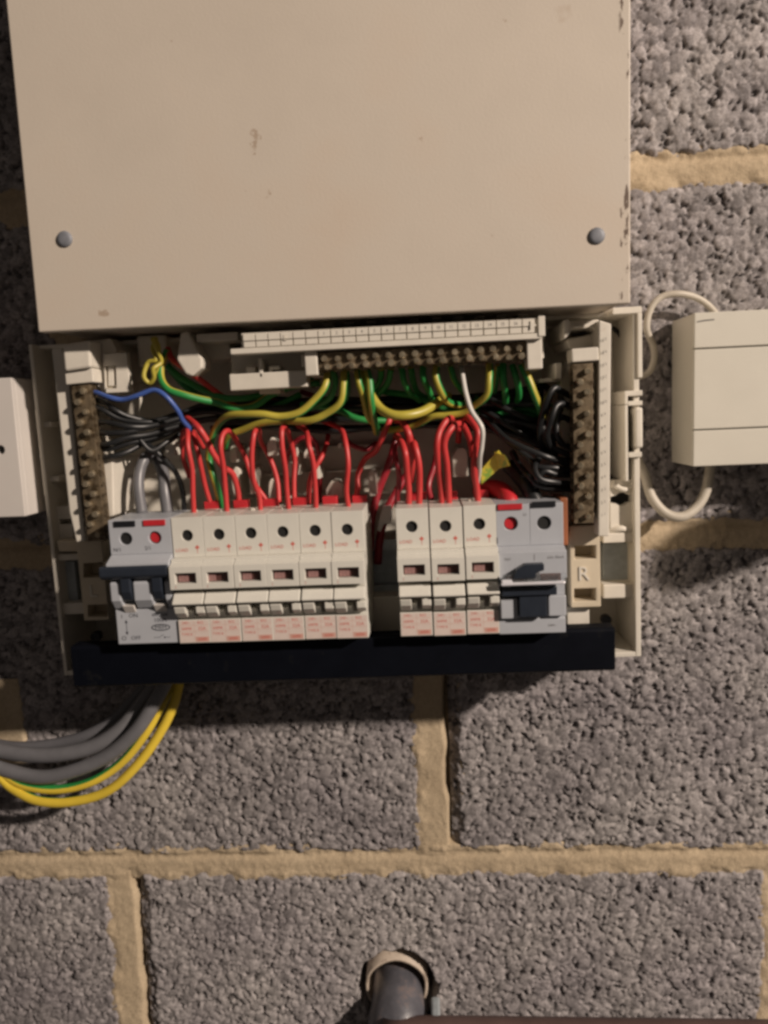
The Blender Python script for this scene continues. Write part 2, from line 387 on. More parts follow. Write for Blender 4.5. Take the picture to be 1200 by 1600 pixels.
def mortar_h(X, Z, e, groove):
    """e: distance outside the joint; mortar smeared thinly over the block edges"""
    k = np.clip(1 + e / 5, 0, 1)
    return -1.2 + groove - np.maximum(0, e) * .16 + (vnoise(X, Z, 26, 70) - .5) * 1.2 + (vnoise(X, Z, 10, 71) - .5) * (.5 + 2.6 * k) + (vnoise(X, Z, 2.6, 72) - .5) * (.45 + .7 * k) + (vnoise(X, Z, 1.5, 73) - .5) * .35 - np.maximum(0, e - 3 - 4 * vnoise(X, Z, 15, 74)) * 1.6
mortar_pieces = []
for zc in (0, 225, 450):
    X, Z = np.meshgrid(np.arange(XL, XR, 1.1), np.linspace(zc - 18, zc + 18, 37))
    e = np.abs(Z - zc) - JH; t = (Z - zc) / JH
    mortar_pieces.append((X, Z, mortar_h(X, Z, e, -1.6 * np.exp(-((t - .72) / .33) ** 2) + .2 * (1 - np.abs(t)))))
for ci, z0 in enumerate((-225, 0, 225, 450)):
    off = 0 if ci % 2 else 225
    for xj in (JX(-450 + off), JX(off), JX(450 + off)):
        if XL < xj < XR:
            X, Z = np.meshgrid(np.linspace(xj - 21, xj + 21, 43), np.arange(z0 + JH - 3, z0 + 225 - JH + 3, 1.5))
            e = np.abs(X - xj) - JV; t = (X - xj) + (vnoise(X, Z, 14, 55) - .5) * 3
            rec = -13.0 / (1 + np.exp(-(t - 6.6) * 2.2)); rec = np.where(e > 0, rec * np.exp(-np.maximum(e, 0) * .8), rec)
            mortar_pieces.append((X, Z, mortar_h(X, Z, e, rec - .4)))
X, Z = np.meshgrid(np.linspace(at(-60, 1165, 0)[0], at(46, 1165, 0)[0], 60), np.linspace(at(20, 1192, 0)[2], at(20, 1060, 0)[2], 60))
mortar_pieces.append((X, Z, .9 + (vnoise(X, Z, 9, 61) - .5) * 1.2 + (vnoise(X, Z, 2.5, 62) - .5) * .5 - 6 * np.maximum(0, (X - X.min()) / (X.max() - X.min()) - .93) * 14))
for X, Z, H in mortar_pieces: grid_obj('mortar_joint', MORTM, X, Z, H, wall)

# ------------------------------------------------------------------ beige enclosure above
bl = at(60, 519, 90); br = at(985, 474, 90)
BOXW = float(br[0] - bl[0]); fb = Frame(bl[0], bl[2], math.atan2(br[2] - bl[2], BOXW))
PAINT = paint_mat()
t = fb.root('beige_enclosure')
tag(t, 'large plain beige painted metal box with chipped right edge above the open fuse board', 'enclosure')
MB().box(1.2, BOXW - 1.2, -2, -83, 1.5, 330).build('box_body', PAINT, t, bevel=1.0)
mb = MB(); mb.box(0, BOXW, -83.4, -90, 0, 332); mb.build('front_cover', PAINT, t, bevel=.7)
for u, v in ((100, 373), (933, 368)):
    p = fb.loc(u, v, 91)
    o = MB().lathe((0, 0), [(4.1, .6), (4.1, -.5), (3.6, -1.1), (2.2, -1.35), (.3, -1.4)]).build('screw_cap', ZINC, t, smooth=True); o.location = (p[0] * S, -90 * S, p[2] * S)

# ------------------------------------------------------------------ fuse board tray
fc = Frame(float(at(104, 1055, 50)[0]) - 1.5, 157.5, 0.011)
t = fc.root('consumer_unit'); CU = t
tag(t, 'open cream fuse board tray without its cover, full of wiring, fixed to the block wall', 'fuse board')
W = fc.loc(1000, 760, 50)[0]; Ht = 200.5
MB().box(2, W - 2, -2, -5, 2, Ht - 2).build('back_plate', CREAM, t, bevel=.5)
# inner trough walls
mb = MB(); mb.box(0, 2.2, -2, -50, 0, Ht); mb.build('side_wall', CREAM, t, bevel=.5)
mb = MB(); mb.box(W - 3.2, W, -2, -50, 0, Ht); mb.build('side_wall', CREAM, t, bevel=.5)
mb = MB(); mb.box(2.2, W - 3.2, -2, -50, 0, 3.0); mb.build('bottom_wall', CREAM, t, bevel=.5)
mb = MB(); mb.box(2.2, W - 3.2, -2, -42, Ht - 2.2, Ht)
mb.build('top_wall', CREAM, t, bevel=.4)
# notches showing dark between the top wall and the box: small upright tabs
for i in range(11):
    u = 470 + i * 34
    a = fc.loc(u, 498 - i * 1.6, 56); mb = MB().box(a[0], a[0] + 5.2, -42, -56, a[2] - 4, a[2] + 1.5); mb.build('knockout_tab', CREAM, t, bevel=.3)
# right rim details
mb = MB()
fc.box(mb, 957, 481, 1003, 489, 30, 51.5); fc.box(mb, 996, 489, 1004, 590, 40, 51.5); mb.build('rim_corner', CREAM, t, bevel=.5)
mb = MB(); fc.box(mb, 976, 611, 1004, 618, 20, 52); fc.box(mb, 976, 618, 981, 632, 20, 52); fc.box(mb, 981, 627, 1004, 633, 20, 52)
fc.box(mb, 976, 633, 982, 752, 20, 52); fc.box(mb, 982, 707, 1003, 714, 20, 52)
mb.build('latch_frame', CREAM, t, bevel=.4)
mb = MB(); fc.box(mb, 992, 637, 1005, 700, 30, 55); mb.build('latch_tongue', CREAM, t, bevel=1.2)
# keyhole plate
a = fc.loc(953, 751, 44); b = fc.loc(994, 829, 44); c = fc.loc(972, 780, 44)
hole = []
for k in range(28):
    th = 2 * math.pi * k / 28; x, z = math.cos(th), math.sin(th)
    r = 4.0 if abs(x) < .85 else 4.0 + 3.4 * (abs(x) - .85) / .15
    hole.append((c[0] + r * x * 1.05, c[2] + r * z))
mb = MB().plate(a[0], b[0], b[2], a[2], -38, -44, hole); mb.build('keyhole_plate', CREAM, t, bevel=.3)
mb = MB(); mb.box(a[0], b[0], -5, -37.9, b[2], a[2]); mb.build('keyhole_backing', HOLE_SHADE, t)  # black block that paints the darkness seen through the keyhole
mb = MB(); mb.tube([fc.loc(950, 832, 42), fc.loc(970, 826, 45), fc.loc(992, 829, 43)], 2.0, n=10); mb.tube([fc.loc(957, 757, 44), fc.loc(975, 765, 46), fc.loc(992, 758, 44)], 1.6); mb.build('moulded_lip', CREAM, t, smooth=True)
mb = MB(); fc.box(mb, 942, 834, 991, 847, 18, 46); mb.build('rail_ledge', CREAM, t, bevel=.6)
mb = MB(); fc.box(mb, 942, 914, 993, 934, 18, 46); mb.build('rail_ledge', CREAM, t, bevel=.8)
# left rim details (all in the shade of the big box)
mb = MB(); fc.box(mb, 90, 866, 124, 875, 18, 46); mb.build('rail_ledge', CREAM, t, bevel=.5)
mb = MB(); fc.box(mb, 98, 943, 136, 959, 18, 46); mb.build('rail_ledge', CREAM, t, bevel=.5)
mb = MB(); a = fc.loc(72, 792, 42); b = fc.loc(116, 850, 42); sc_ = fc.loc(104, 815, 42)
mb.plate(a[0], b[0], b[2], a[2], -30, -42, [(sc_[0] - 4.5, sc_[2] - 1.6), (sc_[0] + 4, sc_[2] - 1.6), (sc_[0] + 4, sc_[2] + 1.6), (sc_[0] - 4.5, sc_[2] + 1.6)]); mb.build('keyhole_plate', CREAM, t, bevel=.3)
mb = MB(); fc.box(mb, 62, 640, 69, 775, 20, 46); fc.box(mb, 69, 745, 92, 752, 20, 46); fc.box(mb, 56, 660, 80, 667, 20, 46); mb.build('latch_frame', CREAM, t, bevel=.4)
mb = MB(); mb.cyl(fc.loc(71, 712, 40), (0, -1, 0), 2.3, 3); mb.build('fixing_screw', STEEL, t)
# DIN rail: top hat section
z0 = fc.loc(600, 930, 30)[2]; z1 = fc.loc(600, 848, 30)[2]
zc = (z0 + z1) / 2; hw = 17.5
prof = [(-24, zc - hw), (-24, zc - hw + 5), (-17, zc - hw + 5), (-17, zc + hw - 5), (-24, zc + hw - 5), (-24, zc + hw), (-25.2, zc + hw), (-25.2, zc + hw - 6.2), (-18.2, zc + hw - 6.2), (-18.2, zc - hw + 6.2), (-25.2, zc - hw + 6.2), (-25.2, zc - hw)]
MB().profx(prof, 9, W - 6).build('mounting_rail', STEEL, t)
mb = MB(); fc.box(mb, 942, 850, 988, 912, 26, 34); mb.build('rail_end_stop', STEEL, t, bevel=.3)
mb = MB(); fc.box(mb, 98, 878, 122, 938, 26, 38); mb.build('rail_end_stop', STEEL, t, bevel=.3)
for u, v in ((945, 966), (154, 992)):
    MB().cyl(fc.loc(u, v, 24), (0, -1, 0), 3.2, 5).build('fixing_screw', BLACK, t, bevel=.4)
# bar carriers joining the tray bottom
mb = MB(); a = fc.loc(890, 822, 62); b = fc.loc(939, 948, 62)
h = [fc.loc(u, v, 62) for u, v in ((898, 853), (931, 852), (931, 873), (898, 874))]
zm = (fc.loc(912, 878, 62)[2] + fc.loc(912, 916, 62)[2]) / 2
mb.plate(a[0], b[0], zm, a[2], -48, -62, [(p[0], p[2]) for p in h])
h = [fc.loc(u, v, 62) for u, v in ((897, 920), (931, 919), (931, 939), (897, 940))]
mb.plate(a[0], b[0], b[2], zm, -48, -62, [(p[0], p[2]) for p in h]); RB = mb.build('rail_bracket', CREAM2, t, bevel=.5)
mb = MB(); mb.box(a[0] + 1, b[0] - 1, -5, -47.7, b[2] + 1, a[2] - 1); mb.build('bracket_core', CREAM2, t)
mb = MB(); fc.box(mb, 886, 950, 921, 975, 30, 56); mb.build('bracket_foot', CREAM, t, bevel=.5)
mb = MB(); a = fc.loc(119, 846, 60); b = fc.loc(170, 968, 60); zm = fc.loc(140, 905, 60)[2]
h = [fc.loc(u, v, 60) for u, v in ((130, 880), (166, 878), (166, 902), (130, 903))]
mb.plate(a[0], b[0], zm, a[2], -48, -60, [(p[0], p[2]) for p in h])
h = [fc.loc(u, v, 60) for u, v in ((137, 945), (168, 944), (168, 964), (137, 964))]
mb.plate(a[0], b[0], b[2], zm, -48, -60, [(p[0], p[2]) for p in h]); LB = mb.build('rail_bracket', CREAM2, t, bevel=.5)
mb = MB(); mb.box(a[0] + 1, b[0] - 1, -5, -47.7, b[2] + 1, a[2] - 1); mb.build('bracket_core', CREAM2, t)

FONT = None
def letters(txt, size, m, parent, x, y, z, thick=.08, name='lettering', sx=1.0, align='CENTER', rot=0.0):
    cu = bpy.data.curves.new('tmp', 'FONT'); cu.body = txt; cu.size = size * S; cu.extrude = thick * S / 2; cu.align_x = align; cu.align_y = 'CENTER'; cu.resolution_u = 2
    ob = bpy.data.objects.new('tmp', cu); me = bpy.data.meshes.new_from_object(ob)
    bpy.data.objects.remove(ob); bpy.data.curves.remove(cu)
    me.transform(Matrix.Rotation(math.radians(90), 4, 'X') @ Matrix.Scale(sx, 4, Vector((1, 0, 0)))); me.name = name
    me.materials.clear(); me.materials.append(m)
    o = bpy.data.objects.new(name, me); col.objects.link(o); o.parent = parent; o.location = (x * S, y * S, z * S); o.rotation_euler = (0, rot, 0)
    return o
p = fc.loc(912, 897, 62); letters('R', 11.5, CREAM, t, p[0], -62.3, p[2], .8)
p = fc.loc(146, 924, 60); letters('L', 10.5, CREAM, t, p[0], -60.3, p[2], .8)

# black trim strip along the bottom
a = fc.loc(108, 1003, 75); b = fc.loc(962, 1058, 75)
TZ1 = fc.loc(962, 981, 75)[2]; TZ0 = fc.loc(500, 1064, 75)[2]
ts = MB(); prof = [(-64, TZ1), (-73.5, TZ1), (-75, TZ1 - 1.5), (-75, TZ0 + 1.5), (-72.5, TZ0), (-62, TZ0 - 3.2), (-50.5, TZ0 - 3.2), (-50.5, TZ0 + 1), (-62, TZ0 + 1), (-64, TZ0 + 3)]
ts.profx(prof, a[0], b[0]); ts.build('bottom_trim', BLACKP, t, bevel=.5)

# terminal bars ---------------------------------------------------------------
def screw_mesh():
    mb = MB(); n = 14
    mb.lathe((0, 0), [(2.0, .5), (2.0, -2.2), (1.7, -2.6), (.2, -2.6)], n)
    mb.box(-1.7, 1.7, -2.62, -2.85, .25, .9); mb.box(-1.7, 1.7, -2.62, -2.85, -.9, -.25)
    return mb
proto_screw = screw_mesh().build('terminal_screw', SCREW, None); SM = proto_screw.data; bpy.data.objects.remove(proto_screw)
def screws(parent, pts, y):
    for x, z in pts:
        o = bpy.data.objects.new('terminal_screw', SM); col.objects.link(o); o.parent = parent
        o.location = (x * S, y * S, z * S); o.rotation_euler = (random.uniform(-.15, .15), random.uniform(0, 3.1), random.uniform(-.15, .15))
        s = random.uniform(.76, .94); o.scale = (s, 1, s)
# top earth bar
e0 = fc.loc(497, 565, 78); e1 = fc.loc(822, 547, 78); er = math.atan2(e1[2] - e0[2], e1[0] - e0[0])
eb = empty('earth_bar', e0[0], 0, e0[2], er); eb.parent = t
LEN = math.hypot(e1[0] - e0[0], e1[2] - e0[2])
mb = MB(); mb.box(0, LEN, -66, -78, -4.6, 4.6)
for i in range(16):
    x = 3.6 + i * (LEN - 7.2) / 15; mb.cyl((x, -74, -5.6), (0, 0, 1), 2.6, 10.6, 12)
mb.build('brass_block', BRASS, eb, bevel=.25)
screws(eb, [(3.6 + i * (LEN - 7.2) / 15, 1.3 + random.uniform(-.3, .3)) for i in range(16)], -77.8)
screws(eb, [(3.6 + i * (LEN - 7.2) / 15 + 1, -2.9 + random.uniform(-.3, .3)) for i in range(0, 16)], -77.5)
# label strip over it
s0 = fc.loc(358, 520, 84); s1 = fc.loc(851, 494, 84); sr = math.atan2(s1[2] - s0[2], s1[0] - s0[0]); SL = math.hypot(s1[0] - s0[0], s1[2] - s0[2])
SH = s0[2] - fc.loc(358, 552, 84)[2]
ls = empty('label_strip', s0[0], 0, s0[2], sr); ls.parent = t
mb = MB(); mb.box(6, SL, -72, -82.6, -SH + 1, -.3); mb.box(0, SL - 1.5, -74, -84, -SH - .6, -SH + 2.2); mb.box(SL - 3.4, SL, -70, -84.6, -SH + .5, .3); mb.build('strip_base', CREAM, ls, bevel=.3)
cw = (SL - 12) / 23
cell_mb = MB().box(.25, cw - .25, -82, -84, -(SH - 3.2) * .62, -.9).box(.35, cw - .35, -82, -83.7, -(SH - 2.6), -(SH - 3.2) * .62 - .5)
cell = cell_mb.build('label_cell', CREAM, ls, bevel=.15); cell.location = (7 * S, 0, 0)
for i in range(1, 23):
    c = cell.copy(); col.objects.link(c); c.parent = ls; c.location = ((7 + i * cw) * S, 0, 0)
for i in range(16):
    letters(str(i + 1), 2.6, INKG, ls, 7 + (i + 6.5) * cw, -84.05, -2.9, .06, name='number', sx=.8)
letters('E', 4.0, CREAM, ls, 7 + 3.4 * cw, -84.1, -4.2, .5, name='letter_mark')
p = ls
mb = MB().profy([(SL - 7.5, -2), (SL - 4.2, -4.3), (SL - 7.5, -6.6)], -84, -84.6); mb.build('arrow_mark', CREAM, ls)
mb = MB(); fc.box(mb, 475, 548, 497, 586, 50, 80); fc.box(mb, 470, 553, 480, 573, 50, 73); mb.build('bar_end_cap', CREAM, t, bevel=.6)
mb = MB(); fc.box(mb, 823, 528, 848, 576, 50, 81); mb.build('bar_end_cap', CREAM, t, bevel=.6)
mb = MB(); fc.box(mb, 360, 552, 478, 603, 14, 58); mb.build('bar_carrier', CREAM, t, bevel=.6)
mb = MB(); fc.box(mb, 358, 585, 480, 604, 58, 72); fc.box(mb, 360, 582, 368, 594, 58, 70); fc.box(mb, 384, 573, 400, 590, 58, 69); fc.box(mb, 403, 560, 411, 590, 58, 72); fc.box(mb, 420, 572, 437, 577, 58, 70); fc.box(mb, 420, 577, 425, 590, 58, 70)
fc.box(mb, 404, 600, 438, 614, 40, 62)
mb.build('carrier_clip', CREAM, t, bevel=.5)
mb = MB(); fc.box(mb, 497, 536, 823, 541, 40, 66); fc.box(mb, 480, 541, 850, 560, 14, 60); mb.build('carrier_beam', CREAM, t, bevel=.4)
# cable clamp left of the carrier
mb = MB(); mb.profy([fc.loc(*q, 70)[::2] for q in ((278, 548), (282, 520), (293, 518), (306, 545), (316, 560), (316, 575), (300, 588), (290, 584), (276, 562))], -52, -70)
mb.build('clamp_jaw', CREAM, t, bevel=1.0)
mb = MB(); fc.box(mb, 306, 522, 372, 531, 46, 66); fc.box(mb, 312, 531, 360, 560, 20, 48); mb.build('clamp_arm', CREAM, t, bevel=.5)
mb = MB(); fc.box(mb, 212, 525, 262, 572, 10, 50); mb.build('cable_entry_post', CREAM, t, bevel=1.5)

def neutral_bar(name, uT, vT, uB, vB, d, wid, n):
    a = np.array(fc.loc(uT, vT, d)); b = np.array(fc.loc(uB, vB, d)); L_ = math.hypot(a[0] - b[0], a[2] - b[2]); ang = math.atan2(a[0] - b[0], a[2] - b[2])
    e = empty(name, b[0], 0, b[2], 0); e.rotation_euler = (0, ang, 0); e.parent = t
    mb = MB(); mb.box(-wid / 2, wid / 2, -(d - 10), -d + 1, 0, L_)
    for i in range(n):
        z = 4 + i * (L_ - 8) / (n - 1); mb.cyl((-wid / 2 - 1.2, -d + 4, z), (1, 0, 0), 2.0, wid + 1.9, 12)
    mb.build('brass_block', BRASS, e, bevel=.25)
    screws(e, [((-1) ** i * wid * .18 + random.uniform(-.2, .2), 4 + i * (L_ - 8) / (n - 1)) for i in range(n)], -d + .6)
    return e
neutral_bar('neutral_bar', 124, 600, 150, 846, 72, 10.5, 15)
neutral_bar('neutral_bar', 911, 568, 913, 818, 74, 10.5, 15)
# left carrier around the bar
def quadprism(mb, pts, d, d0, mi=0):
    return mb.profy([fc.loc(u, v, d)[::2] for u, v in pts], -d0, -d, mi)
mb = MB(); quadprism(mb, [(80, 545), (97, 543), (108, 600), (133, 845), (119, 848), (108, 800)], 67, 14); LC = mb.build('bar_flange', CREAM, t, bevel=.9)
mb = MB(); quadprism(mb, [(97, 538), (140, 531), (142, 574), (101, 580)], 76, 60); mb.build('carrier_head', CREAM, t, bevel=1.2)
mb = MB(); quadprism(mb, [(101, 581), (144, 575), (146, 597), (103, 601)], 73, 60); mb.build('carrier_head', CREAM, t, bevel=.5)
mb = MB(); quadprism(mb, [(142, 532), (172, 528), (182, 546), (186, 618), (160, 612), (148, 600)], 60, 14); mb.build('carrier_web', CREAM, t, bevel=1.0)
mb = MB(); a = fc.loc(160, 553, 63); b = fc.loc(203, 612, 63)
hh = [fc.loc(u, v, 63)[::2] for u, v in ((164, 572), (181, 571), (182, 607), (164, 607))]
mb.plate(a[0], b[0], b[2], a[2], -58, -63, hh); mb.build('slotted_plate', CREAM, t, bevel=.4)
mb = MB(); quadprism(mb, [(169, 574), (177, 574), (178, 603), (169, 603)], 62, 50); mb.build('slot_key', CREAM, t, bevel=.3)
mb = MB(); quadprism(mb, [(146, 720), (176, 716), (178, 806), (158, 812)], 60, 14); mb.build('carrier_web', CREAM, t, bevel=.8)
screws(t, [fc.loc(u, v, 62)[::2] for u, v in ((152, 738), (158, 745), (152, 762), (155, 780), (158, 797))], -60.5)
mb = MB(); quadprism(mb, [(88, 845), (122, 845), (168, 838), (168, 850), (120, 862), (92, 862)], 50, 14); mb.build('carrier_web', CREAM2, t, bevel=.5)
# right carrier around the bar
mb = MB(); quadprism(mb, [(936, 500), (955, 506), (952, 838), (935, 838)], 73, 14); mb.build('bar_flange', CREAM, t, bevel=.6)
for i in range(15):
    p = fc.loc(945, 530 + i * 19.5, 74); letters(str(15 - i), 2.2, INKG, t, p[0], -74.05, p[2], .06, name='number')
mb = MB(); quadprism(mb, [(879, 502), (936, 499), (936, 520), (925, 512), (894, 514), (884, 530)], 66, 14)
quadprism(mb, [(881, 500), (890, 498), (890, 522), (881, 530)], 72, 60); quadprism(mb, [(897, 508), (914, 506), (914, 511), (897, 512)], 70, 60); mb.build('carrier_head', CREAM, t, bevel=.8)
mb = MB(); quadprism(mb, [(884, 530), (936, 520), (936, 545), (890, 545)], 58, 14); mb.build('carrier_web', CREAM, t, bevel=.8)
mb = MB(); quadprism(mb, [(893, 545), (935, 542), (936, 563), (894, 566)], 74, 60); mb.build('carrier_head', CREAM, t, bevel=.6)
mb = MB(); quadprism(mb, [(876, 600), (892, 560), (893, 820), (880, 820)], 50, 14); mb.build('carrier_web', CREAM, t, bevel=.8)
mb = MB(); quadprism(mb, [(868, 567), (878, 567), (878, 592), (868, 592)], 60, 14); quadprism(mb, [(842, 592), (878, 590), (878, 596), (842, 598)], 50, 14); mb.build('carrier_clip', CREAM, t, bevel=.5)
mb = MB(); mb.tube([fc.loc(u, v, 20) for u, v in ((957, 512), (966, 520), (974, 535), (977, 560), (977, 590))], 1.3, n=8); mb.build('curved_slot_shade', HOLE_SHADE, t)  # solid black tube drawn in for the shade of a curved slot
mb = MB(); fc.box(mb, 955, 635, 966, 705, 6, 16); mb.build('side_slot_shade', HOLE_SHADE, t)  # solid black block laid on as the shade of a slot
# pale mouldings on the floor of the tray, seen between the wires
for i, (u0, v0, u1, v1, d) in enumerate([(358, 694, 371, 722, 40), (360, 730, 378, 776, 34), (388, 730, 398, 772, 40), (416, 684, 433, 712, 44), (418, 748, 432, 780, 34), (448, 722, 458, 745, 40),
        (462, 692, 468, 742, 40), (474, 700, 486, 716, 44), (508, 752, 536, 778, 36), (528, 692, 534, 700, 44), (575, 735, 588, 775, 38), (492, 725, 500, 748, 40), (706, 700, 732, 745, 34), (256, 682, 274, 712, 40), (186, 735, 204, 792, 30), (384, 700, 392, 724, 36)]):
    p0, p1 = fc.loc(u0, v0, d), fc.loc(u1, v1, d); r_c = min(2.2, (p1[0] - p0[0]) * .3)
    mb = MB(); mb.profy([(p0[0], p1[2]), (p1[0], p1[2]), (p1[0], p0[2] - r_c), (p1[0] - r_c, p0[2]), (p0[0] + r_c * 1.6, p0[2]), (p0[0], p0[2] - 2.4 * r_c)], -d + 26, -d); mb.build('floor_moulding', CREAM, t, bevel=.6)
mb = MB()
for v in (702, 740, 776): mb.box(fc.loc(345, v, 12)[0], fc.loc(640, v, 12)[0], -5, -12, fc.loc(500, v, 12)[2], fc.loc(500, v, 12)[2] + 1.4)
mb.build('floor_rib', CREAM, t)
mb = MB(); fc.box(mb, 560, 934, 640, 990, 5, 40); mb.build('floor_ledge', CREAM, t, bevel=.8)
mb = MB(); quadprism(mb, [(598, 792), (611, 790), (611, 816), (600, 820), (594, 832), (589, 828)], 34, 8); mb.build('floor_moulding', LBOX, t, bevel=.5)
# ------------------------------------------------------------------ devices on the rail
ra = at(168, 813, 85); rb = at(877, 785, 85); rroll = math.atan2(rb[2] - ra[2], rb[0] - ra[0]); PITCH = math.hypot(rb[0] - ra[0], rb[2] - ra[2]) / 14
fr = Frame(float(ra[0]), float(ra[2]), rroll)
def zl(v, d, u=445): return fr.loc(u, v, d)[2]
def dev_root(name, k): return empty(name, ra[0] + k * PITCH * math.cos(rroll), 0, ra[2] + k * PITCH * math.sin(rroll), rroll)
ZT_ = 0.0
def circle(cx, cz, r, n=28): return [(cx + r * math.cos(2 * math.pi * i / n), cz + r * math.sin(2 * math.pi * i / n)) for i in range(n)]

BOT = zl(1000, 87); Zs1 = zl(865, 85); Zn1 = zl(880, 95); Zn2 = zl(916, 95)
Zb1, Zb2 = zl(921, 92), zl(941, 96); Zr2 = zl(960, 87); Zl1 = zl(963, 86)
def device_body(name, W0, m, root, holes, extra_nose=True):
    """stepped body; holes: x centres of terminal screws in the upper face"""
    mb = MB()
    prof = [(-50, ZT_), (-78, ZT_), (-78, Zs1), (-90, Zs1), (-90, Zn2 - .5), (-84.5, Zn2 - .5), (-84.5, Zl1), (-85, BOT + 7), (-85, BOT), (-40, BOT - 2), (-26, BOT), (-26, ZT_ - 8), (-50, ZT_ - 8)]
    mb.profx(prof, .1, W0 - .1)
    hz = zl(831, 85); n = len(holes); cw_ = (W0 - .2) / n
    for i, hx in enumerate(holes):
        mb.plate(.1 + i * cw_, .1 + (i + 1) * cw_, Zs1 + .02, ZT_, -78.05, -85, circle(hx, hz, 3.15))
    return mb, hz
def mcb():
    r = dev_root('circuit_breaker', 2); W0 = PITCH
    mb, hz = device_body('body', W0, WHITE, r, [W0 / 2 - .4])
    # nose with a window
    nx0, nx1 = .1, W0 - .1
    wx0, wx1 = 3.1, 14.6; wz0, wz1 = zl(906.5, 95), zl(890, 95)
    mb.plate(nx0, nx1, Zn2, Zn1, -90.05, -95, [(wx0, wz0), (wx1, wz0), (wx1, wz1), (wx0, wz1)])
    mb.profx([(-85.02, Zs1), (-95, Zn1 - .02), (-90.1, Zn1 - .02), (-85.02, Zn1)], nx0, nx1)
    # label face
    mb.box(.1, W0 - .1, -85, -87, BOT, Zl1)
    mb.build('body', WHITE, r, bevel=.28)
    MB().box(wx0 - .5, wx1 + .5, -90.1, -91.6, wz0 - .5, wz1 + .5).build('indicator_window', GLASS, r)
    MB().box(wx0 + .8, wx0 + 6.0, -91.65, -92.2, wz0 + .4, wz1 - 1.6).build('indicator_flag', PINK, r)
    MB().cyl((W0 / 2 - .4, -78.3, hz), (0, -1, 0), 3.0, 5.4, 22).build('terminal_screw', HOLE_SHADE, r, bevel=.2)  # screw raised and blackened to paint the shade inside its hole
    MB().profx([(-84.5, Zb1), (-90.5, Zb1), (-95.6, Zb2 + 1.0), (-95.2, Zb2), (-84.5, Zb2)], .35, W0 - .35).build('toggle_bar', WHITE, r, bevel=.5)
    mb = MB(); a, b = zl(943, 93), zl(960, 88)
    mb.profx([(-84.5, a), (-94, a), (-92.5, (a + b) / 2), (-88, b), (-84.5, b)], .5, 6.8)
    mb.profx([(-84.5, a), (-93, a), (-93, (a + b) / 2), (-88, b + .6), (-84.5, b + .6)], 12.4, W0 - .3); mb.profx([(-84.5, a - 2), (-88.5, a - 3.2), (-87, b - .6), (-84.5, b - .6)], 3.0, 9.8)
    mb.build('toggle_lever', WHITE, r, bevel=.5)
    mb = MB().box(6.8, 12.4, -84.6, -85.4, b, a); mb.build('toggle_slot_shade', SLOT_SHADE, r)  # grey plate colours in the shade at the back of the recess
    letters('LOAD', 2.6, INKR, r, 5.0, -85.05, zl(854, 85), .06)
    mb = MB(); z_ = zl(850, 85); mb.profy([(13.6, z_ - 1.3), (14.9, z_), (13.6, z_ + 1.3), (12.3, z_)], -84.9, -85.08); mb.box(13.5, 13.75, -84.9, -85.07, z_ - 3.4, z_ - 1.2); mb.build('arrow_mark', INKR, r)
    letters('I', 2.0, INKR, r, 3.2, -95.05, zl(912, 95), .06)
    y = -87.05; z0_ = Zl1 - 1.7
    MB().box(.5, W0 - .5, -86.9, -87.02, BOT + .3, Zl1 - .4).build('rating_label', LABELP, r)
    letters('240~', 2.2, INKR, r, 4.4, y, z0_, .06); letters('B32', 2.2, INKR, r, 12.6, y, z0_, .06)
    letters('60898', 2.2, INKR, r, 4.6, y, z0_ - 3.3, .06); letters('32A', 2.7, INKR, r, 13.2, y, z0_ - 3.4, .06)
    letters('TYPE B', 2.0, INKR, r, 4.6, y, z0_ - 6.6, .06)
    mb = MB(); zc_ = BOT + 2.0
    mb.box(9.4, 16.8, -86.9, -87.06, zc_ - 1.35, zc_ + 1.35); mb.build('rating_frame', INKP, r)
    letters('6000', 2.3, INKR, r, 13.1, -87.1, zc_, .06)
    mb = MB(); mb.box(.8, W0 - .8, -86.9, -87.04, Zl1 - 3.2, Zl1 - 3.05); mb.box(.8, W0 - .8, -86.9, -87.04, Zl1 - 6.6, Zl1 - 6.45); mb.box(8.9, 9.05, -86.9, -87.04, BOT + .8, Zl1 - .4); mb.build('rule_line', INKP, r)
    mb = MB().box(8.5, 17.2, -44, -49.5, -2, 4.4); mb.build('terminal_tab', REDP, r, bevel=.4)
    mb = MB().box(4.5, 7, -58, -64, -.5, 1.0); mb.build('clamp_tip', CREAM, r, bevel=.3)
    return r
proto = mcb()
ords = ['next to the grey main switch with twin toggles', 'second from the grey main switch', 'third from the grey main switch', 'fourth from the grey main switch', 'fifth from the grey main switch', 'sixth from the grey main switch, left of the empty gap']
for k in range(6):
    o = proto if k == 0 else copy_tree(proto)
    o.location = (S * (ra[0] + (2 + k) * PITCH * math.cos(rroll)), 0, S * (ra[2] + (2 + k) * PITCH * math.sin(rroll)))
    tag(o, 'white single circuit breaker, ' + ords[k], 'circuit breaker', 'circuit breakers clipped on the rail')
for o in [q for q in bpy.data.objects if q.name.startswith('circuit_breaker')]: o.location.y += random.uniform(-.35, .2) * S; o.rotation_euler.y += math.radians(random.uniform(-.18, .18))
OFF9 = 8.98
for k in range(3):
    o = copy_tree(proto)
    dx = OFF9 + k * 1.03
    o.location = (S * (ra[0] + dx * PITCH), 0, S * (ra[2] + dx * PITCH * math.sin(rroll) + (.1, -.25, .15)[k]))
    tag(o, 'white single circuit breaker, ' + ['right of the empty gap, first of three', 'middle one of the three between gap and grey safety switch', 'against the left side of the grey safety switch'][k], 'circuit breaker', 'circuit breakers clipped on the rail')
for o in list(bpy.data.objects):                      # slightly different settings so that the copies are not identical
    if o.name.startswith('indicator_flag'): o.location.x += random.uniform(-.4, .9) * S; o.scale.x = random.uniform(.8, 1.1)

